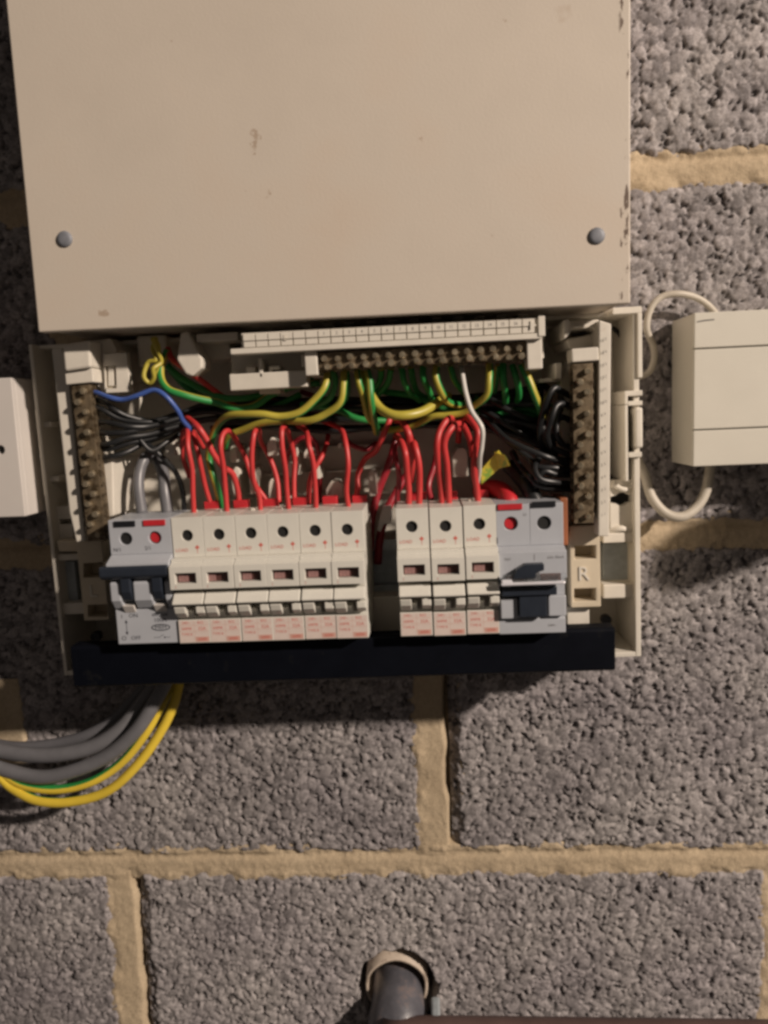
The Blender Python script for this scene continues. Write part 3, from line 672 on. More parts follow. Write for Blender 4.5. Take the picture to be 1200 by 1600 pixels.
# main switch -----------------------------------------------------------------
r = dev_root('main_switch', 0); W0 = 2 * PITCH
tag(r, 'grey double main switch with black twin toggle at the left end of the row', 'switch')
mb = MB(); hz = zl(841, 85, 219)
ZS = lambda v, d=85: zl(v, d, 219)
b0, s1, n1 = ZS(1005), ZS(866), ZS(880, 93)
prof = [(-50, 0), (-78, 0), (-78, s1), (-85, s1), (-93, n1), (-93, ZS(888, 93)), (-86, ZS(888, 93)), (-86, ZS(905)), (-84, ZS(945)), (-86, ZS(952, 86)), (-86, b0), (-40, b0 - 2), (-26, b0), (-26, -8), (-50, -8)]
mb.profx(prof, .1, W0 - .4)
for i, hx in enumerate((9.2, 25.6)):
    xx = (.1, 17.4, W0 - .4)
    mb.plate(xx[i], xx[i + 1], s1 + .02, -.02, -78.05, -85, circle(hx, hz, 3.5))
mb.build('body', GREY, r, bevel=.35)
MB().cyl((9.2, -78.2, hz), (0, -1, 0), 3.35, 5.6, 22).build('terminal_screw', HOLE_SHADE, r, bevel=.3)  # blackened screw fills the opening as painted shade
MB().cyl((25.6, -78.2, hz), (0, -1, 0), 3.1, 5.5, 20).build('terminal_plug', REDP, r, bevel=.4)
MB().box(3.6, 15.4, -85.02, -85.8, ZS(822), ZS(813)).build('polarity_tab', BLACK, r, bevel=.15)
MB().box(20.0, 32.2, -85.02, -85.8, ZS(822), ZS(813)).build('polarity_tab', REDP, r, bevel=.15)
# pale shoulders between the toggle legs
mb = MB()
for x0, x1 in ((.2, 6.2), (13.2, 23.6), (30.6, W0 - .5)):
    mb.profx([(-84, ZS(905)), (-88, ZS(904, 90)), (-91, ZS(911, 91)), (-91, ZS(938, 91)), (-87.5, ZS(949, 87)), (-84, ZS(951))], x0, x1)
mb.build('toggle_shoulder', GREY, r, bevel=.8)
mb = MB(); mb.profx([(-86, ZS(886, 94)), (-93.3, ZS(884, 94)), (-94.6, ZS(888, 95)), (-94.6, ZS(900, 95)), (-92.5, ZS(905, 93)), (-86, ZS(905, 93))], -3.6, W0 - .9)
for x0, x1 in ((6.8, 12.6), (24.2, 30.0)):
    mb.profx([(-85, ZS(903, 93)), (-92.8, ZS(903, 93)), (-92.8, ZS(925, 93)), (-90, ZS(938, 90)), (-85, ZS(940))], x0, x1)
mb.build('twin_toggle', NAVY, r, bevel=.7)
mb = MB(); mb.profx([(-86.1, ZS(944, 88)), (-89.5, ZS(946, 89)), (-86.1, ZS(957, 86))], 5.5, 12.0); mb.profx([(-86.1, ZS(944, 88)), (-89.5, ZS(946, 89)), (-86.1, ZS(957, 86))], 23, 29.5); mb.build('toggle_stop', LBOX, r, bevel=.4)
letters('N/1', 3.0, INKB, r, 4.0, -85.05, ZS(858), .06); letters('2/1', 3.0, INKB, r, 21.3, -85.05, ZS(857), .06)
y = -86.05
letters('I', 3.0, INKB, r, 3.4, y, ZS(962), .06); letters('ON', 3.3, INKB, r, 10.0, y, ZS(961), .06)
letters('O', 3.6, INKB, r, 3.6, y, ZS(996), .06); letters('OFF', 3.2, INKB, r, 10.4, y, ZS(996), .06)
mb = MB(); xa = 5.6; mb.box(xa - .15, xa + .15, -86, -86.06, ZS(989), ZS(969))
mb.profy([(xa - .9, ZS(972)), (xa + .9, ZS(972)), (xa, ZS(967))], -86, -86.07); mb.profy([(xa - .9, ZS(986)), (xa, ZS(991)), (xa + .9, ZS(986))], -86, -86.07); mb.build('arrow_mark', INKB, r)
letters('IEC 408', 2.2, INKB, r, 25, y, ZS(961), .06, sx=1.3); letters('100A', 3.4, INKB, r, 25, y, ZS(969), .06)
mb = MB(); ov = circle(0, 0, 1, 32); xc, zc_ = 25, ZS(980.5)
for i in range(32):
    a0, a1 = ov[i], ov[(i + 1) % 32]
    q = [(xc + a0[0] * 5.4, zc_ + a0[1] * 2.0), (xc + a1[0] * 5.4, zc_ + a1[1] * 2.0), (xc + a1[0] * 4.7, zc_ + a1[1] * 1.4), (xc + a0[0] * 4.7, zc_ + a0[1] * 1.4)]
    mb.add([(x, y - .02, z) for x, z in q], [(0, 1, 2, 3)])
mb.build('oval_emblem', INKB, r); letters('MEM', 2.9, INKB, r, xc, y, zc_, .06, sx=1.15)
mb = MB(); zc_ = ZS(996); mb.box(20.5, 23.5, -86, -86.06, zc_ - .12, zc_ + .12); mb.box(26.5, 30, -86, -86.06, zc_ - .12, zc_ + .12); mb.profy([(23.4, zc_), (23.6, zc_ - .2), (26.4, zc_ + 1.5), (26.2, zc_ + 1.7)], -86, -86.06); mb.cyl((26.8, -86, zc_), (0, -1, 0), .5, .07, 12); mb.build('switch_symbol', INKB, r)

# grey RCD at the right end -----------------------------------------------------
r = empty('safety_switch', ra[0] + 12.02 * PITCH, 0, ra[2] + 12.02 * PITCH * math.sin(rroll), rroll); W0 = 2 * PITCH + .6
tag(r, 'blue-grey double safety switch with black lever at the right end of the row', 'safety switch')
ox = 12.02 * PITCH
ZR = lambda v, d=85, u=830: fr.loc(u, v, d)[2]
XR_ = lambda u, v=850, d=85: fr.loc(u, v, d)[0] - ox
b0, s1, n1 = ZR(988), ZR(852), ZR(862, 93)
mb = MB()
prof = [(-50, 0), (-78, 0), (-78, s1), (-85, s1), (-93, n1), (-93, ZR(905, 93)), (-86, ZR(905, 93)), (-86, ZR(965, 86)), (-87, ZR(968, 87)), (-87, b0), (-40, b0 - 2), (-26, b0), (-26, -8), (-50, -8)]
mb.profx(prof, .2, W0)
hx0, hx1 = XR_(798, 817), XR_(850, 815); hz = ZR(817)
mb.plate(.2, W0 / 2, s1 + .02, -.02, -78.05, -85, circle(hx0, hz, 3.7)); mb.plate(W0 / 2, W0, s1 + .02, -.02, -78.05, -85, circle(hx1, hz - .3, 3.7))
mb.build('body', GREY, r, bevel=.35)
MB().cyl((hx0, -78.2, hz), (0, -1, 0), 3.3, 5, 20).build('terminal_plug', REDP, r, bevel=.4)
MB().cyl((hx1, -78.2, hz - .3), (0, -1, 0), 3.55, 5.6, 22).build('terminal_screw', HOLE_SHADE, r, bevel=.3)  # screw coloured black for the shade of the terminal opening
MB().box(XR_(779), XR_(817), -85.02, -85.9, ZR(795), ZR(786)).build('polarity_tab', REDP, r, bevel=.15)
MB().box(XR_(832), XR_(869), -85.02, -85.9, ZR(793), ZR(784)).build('polarity_tab', BLACK, r, bevel=.15)
XN = lambda u, v=900, d=95: fr.loc(u, v, d)[0] - ox
mb = MB(); mb.profy([(XN(801, 898), ZR(898, 95)), (XN(806, 888), ZR(888, 95)), (XN(820, 880), ZR(880, 95)), (XN(849, 880), ZR(880, 95)), (XN(849, 890), ZR(890, 95)), (XN(836, 894), ZR(894, 95)), (XN(836, 902), ZR(902, 95)), (XN(801, 902), ZR(902, 95))], -93, -98)
mb.build('lever_top', NAVY, r, bevel=.4)
mb = MB(); mb.box(XN(791, 904), XN(819, 904), -93.02, -94, ZR(910, 94), ZR(899, 94)); mb.box(XN(845, 904), XN(877, 904), -93.02, -94, ZR(908, 94), ZR(897, 94)); mb.build('warning_label', GLASS, r)
mb = MB(); mb.box(XN(822), XN(843), -93.02, -96, ZR(912, 96), ZR(896, 96)); mb.build('lever_neck', INKG, r)
mb = MB(); mb.box(XN(784, 920), XN(871, 920), -86, -94, ZR(931, 94), ZR(916, 94)); mb.box(XN(812, 940), XN(856, 940), -86, -92.5, ZR(965, 93), ZR(931.4, 94)); mb.build('black_lever', NAVY, r, bevel=.6)
mb = MB(); mb.box(XN(783, 950, 92), XN(810, 950, 92), -86, -90, ZR(966, 90), ZR(934, 90)); mb.box(XN(858, 950, 92), XN(886, 950, 92), -86, -90, ZR(964, 90), ZR(932, 90)); mb.build('lever_shoulder', GREY, r, bevel=.6)
CLEAR = bpy.data.materials.new('clear_plastic'); CLEAR.use_nodes = True
_b = CLEAR.node_tree.nodes['Principled BSDF']; _b.inputs['Transmission Weight'].default_value = .95; _b.inputs['Roughness'].default_value = .08; _b.inputs['Base Color'].default_value = (.85, .88, .9, 1); _b.inputs['IOR'].default_value = 1.35
_n = CLEAR.node_tree.nodes.new('ShaderNodeTexNoise'); _n.inputs['Scale'].default_value = 300; _m = CLEAR.node_tree.nodes.new('ShaderNodeMapRange'); _m.inputs['To Min'].default_value = .05; _m.inputs['To Max'].default_value = .2
CLEAR.node_tree.links.new(_n.outputs['Fac'], _m.inputs['Value']); CLEAR.node_tree.links.new(_m.outputs[0], _b.inputs['Roughness'])
SHINE = mat('frosted_plastic', (.62, .62, .66), .2, var=.1)  # pale plastic, also used for the painted highlight on the clear shield
mb = MB(); mb.box(XN(783, 913, 103), XN(886, 908, 103), -97, -100, ZR(915, 100), ZR(910, 100)); mb.build('shield_glint', SHINE, r, bevel=.9)  # pale bar drawn in for the bright reflection line across the shield
mb = MB(); mb.cyl((XN(785, 912, 103), -98, ZR(911, 100)), (1, 0, 0), 1.8, 5.5, 16); mb.build('shield_hinge', SHINE, r, bevel=.5)
mb = MB(); mb.box(XN(786, 905, 99), XN(886, 905, 99), -96.4, -97, ZR(911, 98), ZR(897, 97)); mb.build('clear_shield', CLEAR, r)
MB().box(XR_(776, 840), XR_(777.5, 840), -85.0, -85.1, ZR(848), ZR(838)).build('tick_mark', INKB, r)
MB().box(XR_(831, 868), XR_(831.8, 868), -93.0, -93.08, ZR(876, 93), ZR(866, 93)).build('tick_mark', INKG, r)
letters('63A 30mA', 2.0, INKG, r, XR_(868, 872, 93), -93.05, ZR(872, 93), .06); letters('TEST', 1.7, INKG, r, XR_(793, 872, 93), -93.05, ZR(873, 93), .06)
letters('240V~', 1.8, INKG, r, XR_(862, 978), -87.05, ZR(978, 87), .06); letters('2/1', 1.8, INKG, r, XR_(820, 806), -85.05, ZR(804), .06)
mb = MB(); mb.box(W0 + .3, W0 + 4.5, -52, -74, ZR(860), 1); mb.build('busbar_cover', RUST, r, bevel=.6)

# ------------------------------------------------------------------ wires
def wire(name, m, rad, pts, label, cat='wire', group=None, split=None, n=10, flat=1.0, **kw):
    P = [at(u, v, d) for u, v, d in pts]; J = .55 if rad < 2.4 else .25
    P = [p + (rng.normal(0, J, 3) if 0 < i < len(P) - 1 else 0) for i, p in enumerate(P)]; mb = MB(); mb.tube(P, rad, n=n if not split else 14, split=split, flat=flat, **kw)
    o = mb.build(name, m, None, smooth=True, origin=P[0]); tag(o, label, cat, group); return o
RG = 'red wires looping out of the breakers'
def red(pts, label, rad=1.5, m=None): return wire('red_wire', m or REDW, rad, pts, label, group=RG)
red([(303, 803, 64), (303, 770, 66), (299, 735, 68), (295, 700, 68), (290, 672, 62), (286, 680, 50), (289, 715, 40), (296, 745, 34)], 'red wire rising straight from the breaker beside the main switch')
red([(330, 790, 48), (322, 760, 50), (313, 728, 54), (307, 700, 56), (303, 680, 52), (306, 676, 42), (318, 700, 32)], 'thin red wire leaning just right of the first upright red wire', 1.5)
red([(282, 645, 46), (297, 655, 54), (312, 668, 60), (325, 690, 60), (336, 707, 58), (349, 727, 54), (364, 742, 50), (373, 765, 48), (374, 790, 46)], 'long red wire running diagonally down from the end of the blue wire', 1.8)
red([(355, 803, 64), (353, 768, 66), (347, 730, 70), (343, 700, 72), (347, 680, 70), (356, 674, 64), (367, 684, 52), (383, 715, 46), (399, 752, 46), (418, 783, 46)], 'red wire bent in a rounded hook over the second breaker')
red([(407, 802, 64), (404, 775, 64), (397, 745, 68), (395, 707, 70), (398, 675, 68), (404, 672, 58), (410, 690, 44), (423, 717, 38), (434, 750, 40), (436, 785, 44)], 'red wire with a narrow top loop above the third breaker')
red([(452, 803, 64), (448, 765, 66), (443, 733, 68), (438, 697, 70), (439, 670, 68), (447, 668, 58), (452, 688, 46), (458, 718, 42), (460, 752, 44), (460, 788, 46)], 'tall red wire rising above the fourth breaker')
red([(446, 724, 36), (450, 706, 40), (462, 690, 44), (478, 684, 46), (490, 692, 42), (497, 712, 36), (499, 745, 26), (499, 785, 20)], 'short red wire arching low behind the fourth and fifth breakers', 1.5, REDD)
red([(494, 802, 64), (493, 765, 66), (488, 725, 68), (483, 695, 68), (480, 676, 60), (474, 668, 46), (462, 664, 36)], 'red wire leaning left above the fifth breaker')
red([(524, 655, 24), (516, 672, 28), (510, 690, 34), (503, 712, 44), (493, 735, 48), (485, 757, 48), (482, 788, 46)], 'thin red wire crossing behind the wire of the fifth breaker', 1.5)
red([(546, 801, 64), (545, 765, 66), (543, 725, 68), (540, 695, 66), (535, 676, 56), (522, 664, 44), (500, 656, 36)], 'single red wire standing above the sixth breaker')
red([(610, 652, 56), (605, 664, 58), (596, 690, 54), (583, 704, 48), (572, 716, 44), (563, 740, 44), (557, 765, 46), (555, 790, 46)], 'red wire sweeping down leftward into the back of the sixth breaker', 1.7)
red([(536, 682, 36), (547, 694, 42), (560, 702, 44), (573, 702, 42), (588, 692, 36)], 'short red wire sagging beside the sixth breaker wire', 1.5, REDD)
red([(638, 802, 64), (639, 770, 66), (636, 738, 70), (631, 708, 72), (625, 690, 62), (619, 680, 48)], 'left front red wire of the pair over the breaker right of the gap', 1.85)
red([(654, 802, 64), (654, 765, 66), (653, 725, 70), (649, 698, 68), (644, 688, 56), (636, 676, 40)], 'right front red wire of the pair over the breaker right of the gap', 1.85)
red([(618, 656, 52), (627, 658, 60), (637, 675, 64), (643, 700, 62), (645, 725, 56), (642, 752, 50)], 'red wire curling from under the earth wires toward the paired red wires', 2.0)
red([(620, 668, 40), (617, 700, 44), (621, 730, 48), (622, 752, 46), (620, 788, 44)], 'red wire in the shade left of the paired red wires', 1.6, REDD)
red([(691, 802, 64), (690, 765, 66), (686, 735, 70), (684, 700, 74), (687, 672, 74), (697, 655, 70), (708, 656, 58), (716, 672, 44)], 'outer red wire of the doubled arch over the middle breaker of three', 1.85)
red([(702, 802, 64), (701, 765, 67), (698, 725, 72), (698, 692, 75), (704, 670, 74), (714, 661, 68), (726, 668, 56), (735, 690, 44), (738, 712, 36)], 'inner red wire of the doubled arch over the middle breaker of three', 1.85)
red([(748, 801, 64), (747, 765, 66), (742, 735, 70), (743, 700, 74), (743, 672, 74), (736, 655, 68), (728, 652, 58), (722, 664, 44), (716, 690, 34)], 'red wire beside the white wire above the ninth breaker', 1.9)
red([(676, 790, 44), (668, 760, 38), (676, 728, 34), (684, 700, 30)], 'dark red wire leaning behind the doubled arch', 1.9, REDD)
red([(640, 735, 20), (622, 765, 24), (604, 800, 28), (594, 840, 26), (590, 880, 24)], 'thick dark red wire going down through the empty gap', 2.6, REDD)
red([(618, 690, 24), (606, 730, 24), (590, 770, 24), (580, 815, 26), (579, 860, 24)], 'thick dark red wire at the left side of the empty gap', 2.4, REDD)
red([(262, 545, 56), (270, 560, 60), (293, 577, 60), (320, 597, 56), (348, 618, 46), (380, 640, 36), (440, 640, 30)], 'red wire running down from the cable clamp at the top left', 1.7)
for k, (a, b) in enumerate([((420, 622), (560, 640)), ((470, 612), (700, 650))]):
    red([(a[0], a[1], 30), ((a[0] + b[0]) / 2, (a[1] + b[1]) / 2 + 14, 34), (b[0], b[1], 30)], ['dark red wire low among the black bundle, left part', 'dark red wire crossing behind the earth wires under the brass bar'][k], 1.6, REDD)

EG = 'green and yellow earth wires under the brass bar'
def earth(pts, label, rad=1.95, ph=0.0, tw=.3, fr=.5): return wire('earth_wire', [YEL, GRN], rad, pts, label, group=EG, split=(ph, tw, fr))
earth([(513, 576, 66), (508, 600, 70), (490, 628, 72), (466, 645, 72), (440, 650, 72), (410, 648, 72), (385, 647, 70), (360, 652, 66), (340, 666, 60), (328, 690, 54), (325, 715, 50), (334, 745, 50), (343, 775, 48), (344, 795, 44)], 'earth wire from the left end of the brass bar curving down to the breakers', 2.1, .48, .0, .36)
earth([(538, 574, 66), (539, 600, 70), (531, 628, 70), (510, 648, 68), (480, 657, 66), (445, 660, 60), (410, 663, 54), (378, 670, 50), (358, 682, 46), (350, 700, 40)], 'second earth wire from the left of the bar, sweeping left in an S', 2.1, .48, .0, .36)
earth([(262, 548, 58), (254, 570, 62), (252, 592, 64), (262, 609, 66), (285, 618, 66), (310, 624, 64), (340, 631, 60), (366, 637, 56), (395, 634, 52), (425, 616, 48), (460, 602, 46), (500, 598, 44)], 'bright earth wire bent round below the cable clamp', 2.1, .05, .0, .5)
earth([(262, 572, 50), (280, 590, 52), (310, 606, 52), (350, 622, 50), (400, 622, 48), (440, 606, 44), (490, 592, 42)], 'dark green earth wire parallel under the bright bent one', 2.0, .25, .0, .8)
earth([(268, 580, 42), (300, 612, 44), (345, 634, 44), (390, 640, 42), (430, 634, 40), (470, 616, 38)], 'lower green earth wire sagging into the black bundle', 1.9, .25, .0, .8)
earth([(557, 574, 66), (560, 598, 70), (567, 622, 68), (578, 652, 60), (590, 668, 48)], 'yellow earth wire dropping from the third brass hole', 1.8, .55, 0)
earth([(573, 574, 67), (576, 598, 71), (579, 630, 70), (585, 662, 60), (588, 676, 46)], 'green earth wire dropping steeply beside the yellow arc', 2.0, .52, 0)
earth([(566, 576, 60), (574, 605, 64), (592, 636, 68), (612, 647, 72), (636, 648, 72), (660, 642, 68), (682, 632, 60), (700, 618, 50)], 'bright yellow earth wire arching below the middle of the bar', 2.6, .48, 0, .25)
earth([(541, 578, 60), (543, 610, 56), (536, 630, 48), (520, 640, 40)], 'thin earth wire behind the second bar wire', 1.8, .4, 0, .8)
earth([(611, 576, 58), (606, 596, 52), (594, 614, 46), (576, 626, 40)], 'shaded earth wire bending left behind the arc', 1.8, .4, 0, .7)
earth([(596, 576, 58), (592, 596, 50), (582, 612, 44)], 'short shaded earth wire left of the arc top', 1.8, .4, 0, .8)
earth([(642, 574, 58), (644, 596, 52), (650, 612, 46), (664, 622, 40)], 'dim earth wire below the centre of the brass bar', 1.8, .4, 0, .7)
earth([(661, 572, 66), (665, 592, 66), (671, 614, 60), (676, 628, 50)], 'blue-green earth wire right of centre under the bar', 1.8, .4, 0, .8)
earth([(682, 571, 67), (684, 592, 70), (689, 616, 68), (702, 631, 62), (718, 633, 54), (735, 628, 46)], 'yellow-green earth wire hooking right beside the white wire', 2.0, .56, .0)
earth([(765, 568, 67), (765, 592, 70), (760, 616, 70), (745, 636, 66), (722, 645, 62), (698, 649, 60), (675, 654, 58), (650, 664, 54), (622, 672, 48), (600, 672, 40)], 'long earth wire curving left under the bar from beyond the white wire', 2.0, .55, .0)
earth([(786, 568, 64), (788, 590, 66), (791, 612, 62), (790, 628, 52)], 'green earth wire near the right end of the bar', 1.9, .4, 0, .8)
earth([(778, 570, 58), (774, 592, 54), (772, 612, 46)], 'short dim earth wire beside the one near the bar end', 1.7, .5, 0, .6)
earth([(815, 570, 67), (824, 592, 70), (836, 616, 70), (846, 644, 64), (848, 662, 54)], 'outermost earth wire slanting right from the end of the bar', 2.1, .98, .0)
earth([(742, 622, 34), (790, 640, 38), (836, 648, 42), (860, 630, 40)], 'dark green earth wire in the bundle at the right', 1.9, .25, .0, .9)
earth([(628, 574, 64), (632, 594, 64), (640, 612, 58), (656, 626, 48)], 'green earth wire beside the dim one below the bar centre', 1.7, .4, 0, .8)
earth([(704, 572, 64), (708, 592, 62), (716, 608, 54), (730, 618, 44)], 'earth wire just left of the white wire top', 1.7, .45, 0, .6)
earth([(800, 570, 64), (806, 592, 64), (812, 616, 56), (806, 634, 44)], 'green earth wire just inside the outermost slanting one', 1.8, .4, 0, .85)
earth([(520, 578, 62), (522, 600, 60), (514, 622, 54), (496, 636, 46), (470, 642, 40)], 'dark green earth wire behind the two sweeping yellow ones', 1.8, .3, 0, .9)
earth([(600, 612, 40), (650, 622, 44), (700, 640, 46), (760, 646, 44), (820, 640, 44), (852, 652, 44)], 'green earth wire running level through the bundle to the right', 1.9, .25, 0, .85)
earth([(470, 632, 44), (520, 640, 48), (560, 655, 50), (600, 660, 48), (640, 655, 42)], 'green earth wire low across the middle of the bundle', 1.9, .25, 0, .8)
# small loops of yellow tie by the clamp
o = wire('yellow_tie', YEL, 1.3, [(244, 528, 64), (238, 545, 68), (242, 560, 70), (230, 568, 70), (226, 585, 70), (234, 598, 70), (242, 590, 70), (240, 575, 72), (250, 565, 70), (246, 545, 72), (240, 530, 70), (248, 540, 66), (250, 560, 64), (244, 580, 64), (236, 600, 62)], 'tangled yellow wire tie looped beside the left cable entry', 'wire tie')
# yellow tape flag
mb = MB(); q = [at(u, v, d) for u, v, d in ((750, 735, 58), (779, 703, 62), (792, 722, 60), (752, 757, 56))]
c = sum(q) / 4
mb.add([tuple(p) for p in q] + [tuple(p + np.array([0, 1.6, 0])) for p in q], [(0, 1, 2, 3), (7, 6, 5, 4), (0, 4, 5, 1), (1, 5, 6, 2), (2, 6, 7, 3), (3, 7, 4, 0)])
q2 = [at(u, v, d) for u, v, d in ((772, 706, 62), (790, 712, 66), (797, 728, 64), (780, 732, 60))]
mb.add([tuple(p) for p in q2] + [tuple(p + np.array([0, 1.6, 0])) for p in q2], [(0, 1, 2, 3), (7, 6, 5, 4), (0, 4, 5, 1), (1, 5, 6, 2), (2, 6, 7, 3), (3, 7, 4, 0)])
tag(mb.build('tape_flag', YELT, None, bevel=.4, origin=c), 'crumpled yellow and green tape end above the safety switch', 'tape')
wire('white_wire', WHTW, 1.35, [(721, 574, 66), (723, 594, 72), (729, 615, 76), (739, 641, 80), (750, 668, 82), (752, 694, 80), (751, 715, 76), (748, 735, 68), (745, 760, 56)], 'single white wire hanging from the brass bar over the red wires')
wire('blue_wire', BLUE, 1.4, [(134, 613, 62), (150, 615, 68), (172, 622, 70), (192, 627, 70), (213, 617, 70), (238, 611, 70), (260, 620, 70), (275, 640, 68), (286, 657, 64), (299, 672, 58)], 'single blue wire from the top of the left brass bar')

BG = 'black wires of the neutral bars'
def black(pts, label, rad=1.6): return wire('black_wire', BLKW, rad, pts, label, group=BG)
black([(140, 622, 62), (160, 629, 66), (182, 642, 66), (205, 652, 62), (240, 657, 56), (285, 644, 50), (330, 630, 44), (380, 640, 38)], 'black wire from the second hole of the left bar')
black([(142, 634, 62), (160, 641, 66), (190, 652, 64), (225, 660, 60), (270, 655, 52), (320, 640, 44), (370, 632, 36)], 'black wire from the third hole of the left bar')
black([(146, 659, 62), (170, 661, 66), (200, 662, 66), (235, 665, 60), (275, 656, 54), (325, 646, 46), (400, 650, 36)], 'straight black wire level with the middle of the left bar')
black([(148, 675, 62), (172, 679, 66), (205, 676, 64), (240, 667, 58), (280, 660, 50), (340, 652, 42)], 'black wire just under the straight one at the left bar')
black([(148, 694, 62), (170, 694, 66), (200, 688, 64), (235, 680, 58), (275, 668, 50), (330, 655, 42)], 'black wire rising right from low on the left bar')
black([(149, 700, 62), (172, 701, 62), (204, 693, 60), (240, 684, 52), (280, 668, 46)], 'black wire doubled under the rising one at the left bar')
black([(152, 716, 62), (176, 713, 64), (200, 705, 60), (224, 694, 54), (260, 680, 46), (290, 664, 40)], 'lowest black wire leaving the left bar')
black([(196, 668, 58), (215, 684, 58), (236, 701, 56), (262, 690, 50), (285, 676, 42)], 'black wire crossing the bundle near the grey cables', 1.5)
black([(226, 690, 50), (245, 706, 52), (262, 724, 50), (279, 742, 44), (286, 768, 40), (288, 800, 38)], 'black wire dropping behind the grey cables', 1.6)
# bundle across the middle
for k in range(11):
    y0 = 622 + k * 4.6; d = 26 + (k % 4) * 5
    black([(330 + 9 * (k % 3), y0 + 6, d), (420, y0 + 4 * math.sin(k), d + 4), (520, y0 + 6 * math.cos(k * 2), d), (620, y0 + 5 * math.sin(k * 3), d + 4), (710, y0 - 2, d), (790, y0 + 2 * (k - 5), d + 6), (850, y0 + 5 * (k - 5) + 6, d + 10)],
          'black wire in the thick bundle crossing behind the earth wires, %s' % ['topmost', 'second from top', 'third from top', 'fourth from top', 'upper middle', 'very middle', 'lower middle', 'fourth from bottom', 'third from bottom', 'second from bottom', 'lowest'][k], 2.0)
# loops into the right bar
loops = [[(895, 622, 60), (880, 612, 66), (866, 608, 70), (855, 624, 70), (847, 650, 66), (842, 678, 60), (850, 705, 54), (870, 722, 52)],
         [(895, 640, 60), (882, 630, 68), (870, 634, 72), (862, 655, 72), (857, 680, 68), (858, 702, 62), (872, 716, 58), (890, 720, 58)],
         [(895, 660, 58), (884, 652, 60), (872, 655, 62), (866, 672, 62), (864, 692, 58), (868, 712, 52)],
         [(893, 727, 60), (870, 719, 66), (845, 712, 68), (815, 702, 66), (790, 684, 60), (762, 660, 50), (740, 640, 40)],
         [(893, 735, 60), (868, 731, 66), (842, 728, 66), (828, 718, 62), (800, 694, 54), (770, 668, 44)],
         [(893, 742, 60), (870, 742, 66), (850, 736, 68), (838, 744, 66), (836, 756, 60), (850, 762, 54), (872, 764, 50)],
         [(893, 756, 60), (868, 754, 68), (846, 748, 70), (834, 734, 68), (840, 716, 62), (850, 700, 54)],
         [(893, 764, 60), (866, 766, 64), (842, 758, 66), (826, 744, 62), (812, 726, 54), (800, 706, 46)],
         [(893, 700, 60), (878, 692, 64), (868, 676, 66), (872, 650, 64), (880, 630, 56), (874, 610, 46)],
         [(893, 712, 60), (874, 706, 62), (856, 690, 62), (848, 664, 60), (852, 636, 54), (862, 616, 44), (850, 600, 36)],
         [(850, 660, 46), (822, 652, 50), (790, 636, 50), (765, 626, 44), (740, 630, 36)],
         [(846, 690, 46), (815, 678, 52), (785, 660, 52), (760, 642, 46), (735, 640, 36)],
         [(838, 672, 42), (805, 668, 46), (776, 650, 46), (750, 634, 38)]]
ll = ['outermost tall black loop at the top of the right bar', 'tall black loop just inside the outermost one', 'small black loop tucked behind the tall loops', 'long black wire slanting up left from the right bar', 'black wire parallel below the long slanting one',
      'flat black loop low beside the right bar', 'black wire curling up from the low loops', 'lowest black wire entering the right bar', 'black wire standing close against the right bar', 'black wire bowed behind the tall loops',
      'upper black wire fanning in from the bundle to the right', 'lower black wire fanning in from the bundle to the right', 'middle black wire fanning in from the bundle to the right']
for P, l_ in zip(loops, ll): black(P, l_, 1.75)
wire('black_tail', BLKW, 4.6, [(796, 728, 42), (812, 745, 50), (826, 765, 58), (840, 790, 62), (846, 806, 62)], 'thick black supply cable entering the top of the safety switch', 'cable', n=14)
wire('red_tail', REDP, 5.2, [(748, 770, 34), (768, 764, 42), (784, 768, 52), (796, 782, 60), (800, 802, 62)], 'thick red supply cable entering the top of the safety switch', 'cable', n=14)
CG = 'grey cables rising behind the main switch'
wire('grey_cable', GRYC, 3.3, [(222, 802, 56), (217, 765, 54), (217, 738, 52), (226, 716, 48), (240, 706, 40), (252, 700, 28)], 'left grey cable rising behind the main switch', 'cable', CG, n=14)
wire('grey_cable', GRYC, 3.5, [(262, 802, 56), (258, 765, 54), (254, 740, 50), (247, 722, 42), (238, 714, 30)], 'right grey cable rising behind the main switch', 'cable', CG, n=14)
wire('cable_sleeve', CREAM, 3.2, [(204, 660, 44), (208, 640, 48), (216, 622, 46), (222, 606, 40)], 'pale plastic sleeve under the blue wire', 'sleeve', n=14)
wire('clear_sleeve', WHTW, 4.2, [(186, 805, 40), (190, 775, 36), (206, 745, 30)], 'stubby white sleeve beside the left brass bar', 'sleeve', n=14)

# cables leaving below
LG = 'cables leaving the bottom of the fuse board'
def low(name, m, rad, pts, label, **kw): return wire(name, m, rad, pts, label, 'cable', LG, n=16, sub=12, **kw)
low('grey_cable', GRYC2, 3.8, [(238, 1060, 12), (206, 1096, 14), (176, 1126, 16), (136, 1148, 18), (90, 1162, 18), (40, 1168, 18), (0, 1164, 16), (-60, 1150, 12)], 'hindmost slim grey cable nearest the wall below the board')
low('grey_cable', GRYC, 4.9, [(250, 1060, 22), (222, 1098, 26), (192, 1136, 30), (150, 1164, 32), (100, 1178, 32), (50, 1180, 30), (0, 1172, 26), (-60, 1158, 22)], 'upper thick grey cable curving left below the board')
low('grey_cable', GRYC, 4.6, [(262, 1060, 32), (240, 1100, 36), (212, 1142, 38), (170, 1180, 38), (122, 1202, 38), (70, 1214, 36), (20, 1206, 32), (-60, 1180, 26)], 'lower thick grey cable curving left below the board')
low('earth_cable', [YELB, GRN], 3.0, [(270, 1062, 24), (252, 1105, 28), (222, 1155, 32), (185, 1196, 34), (140, 1222, 36), (90, 1233, 36), (40, 1228, 34), (0, 1206, 30), (-50, 1180, 24)], 'inner green and yellow earth cable below the board', split=(.91, 0, .30))
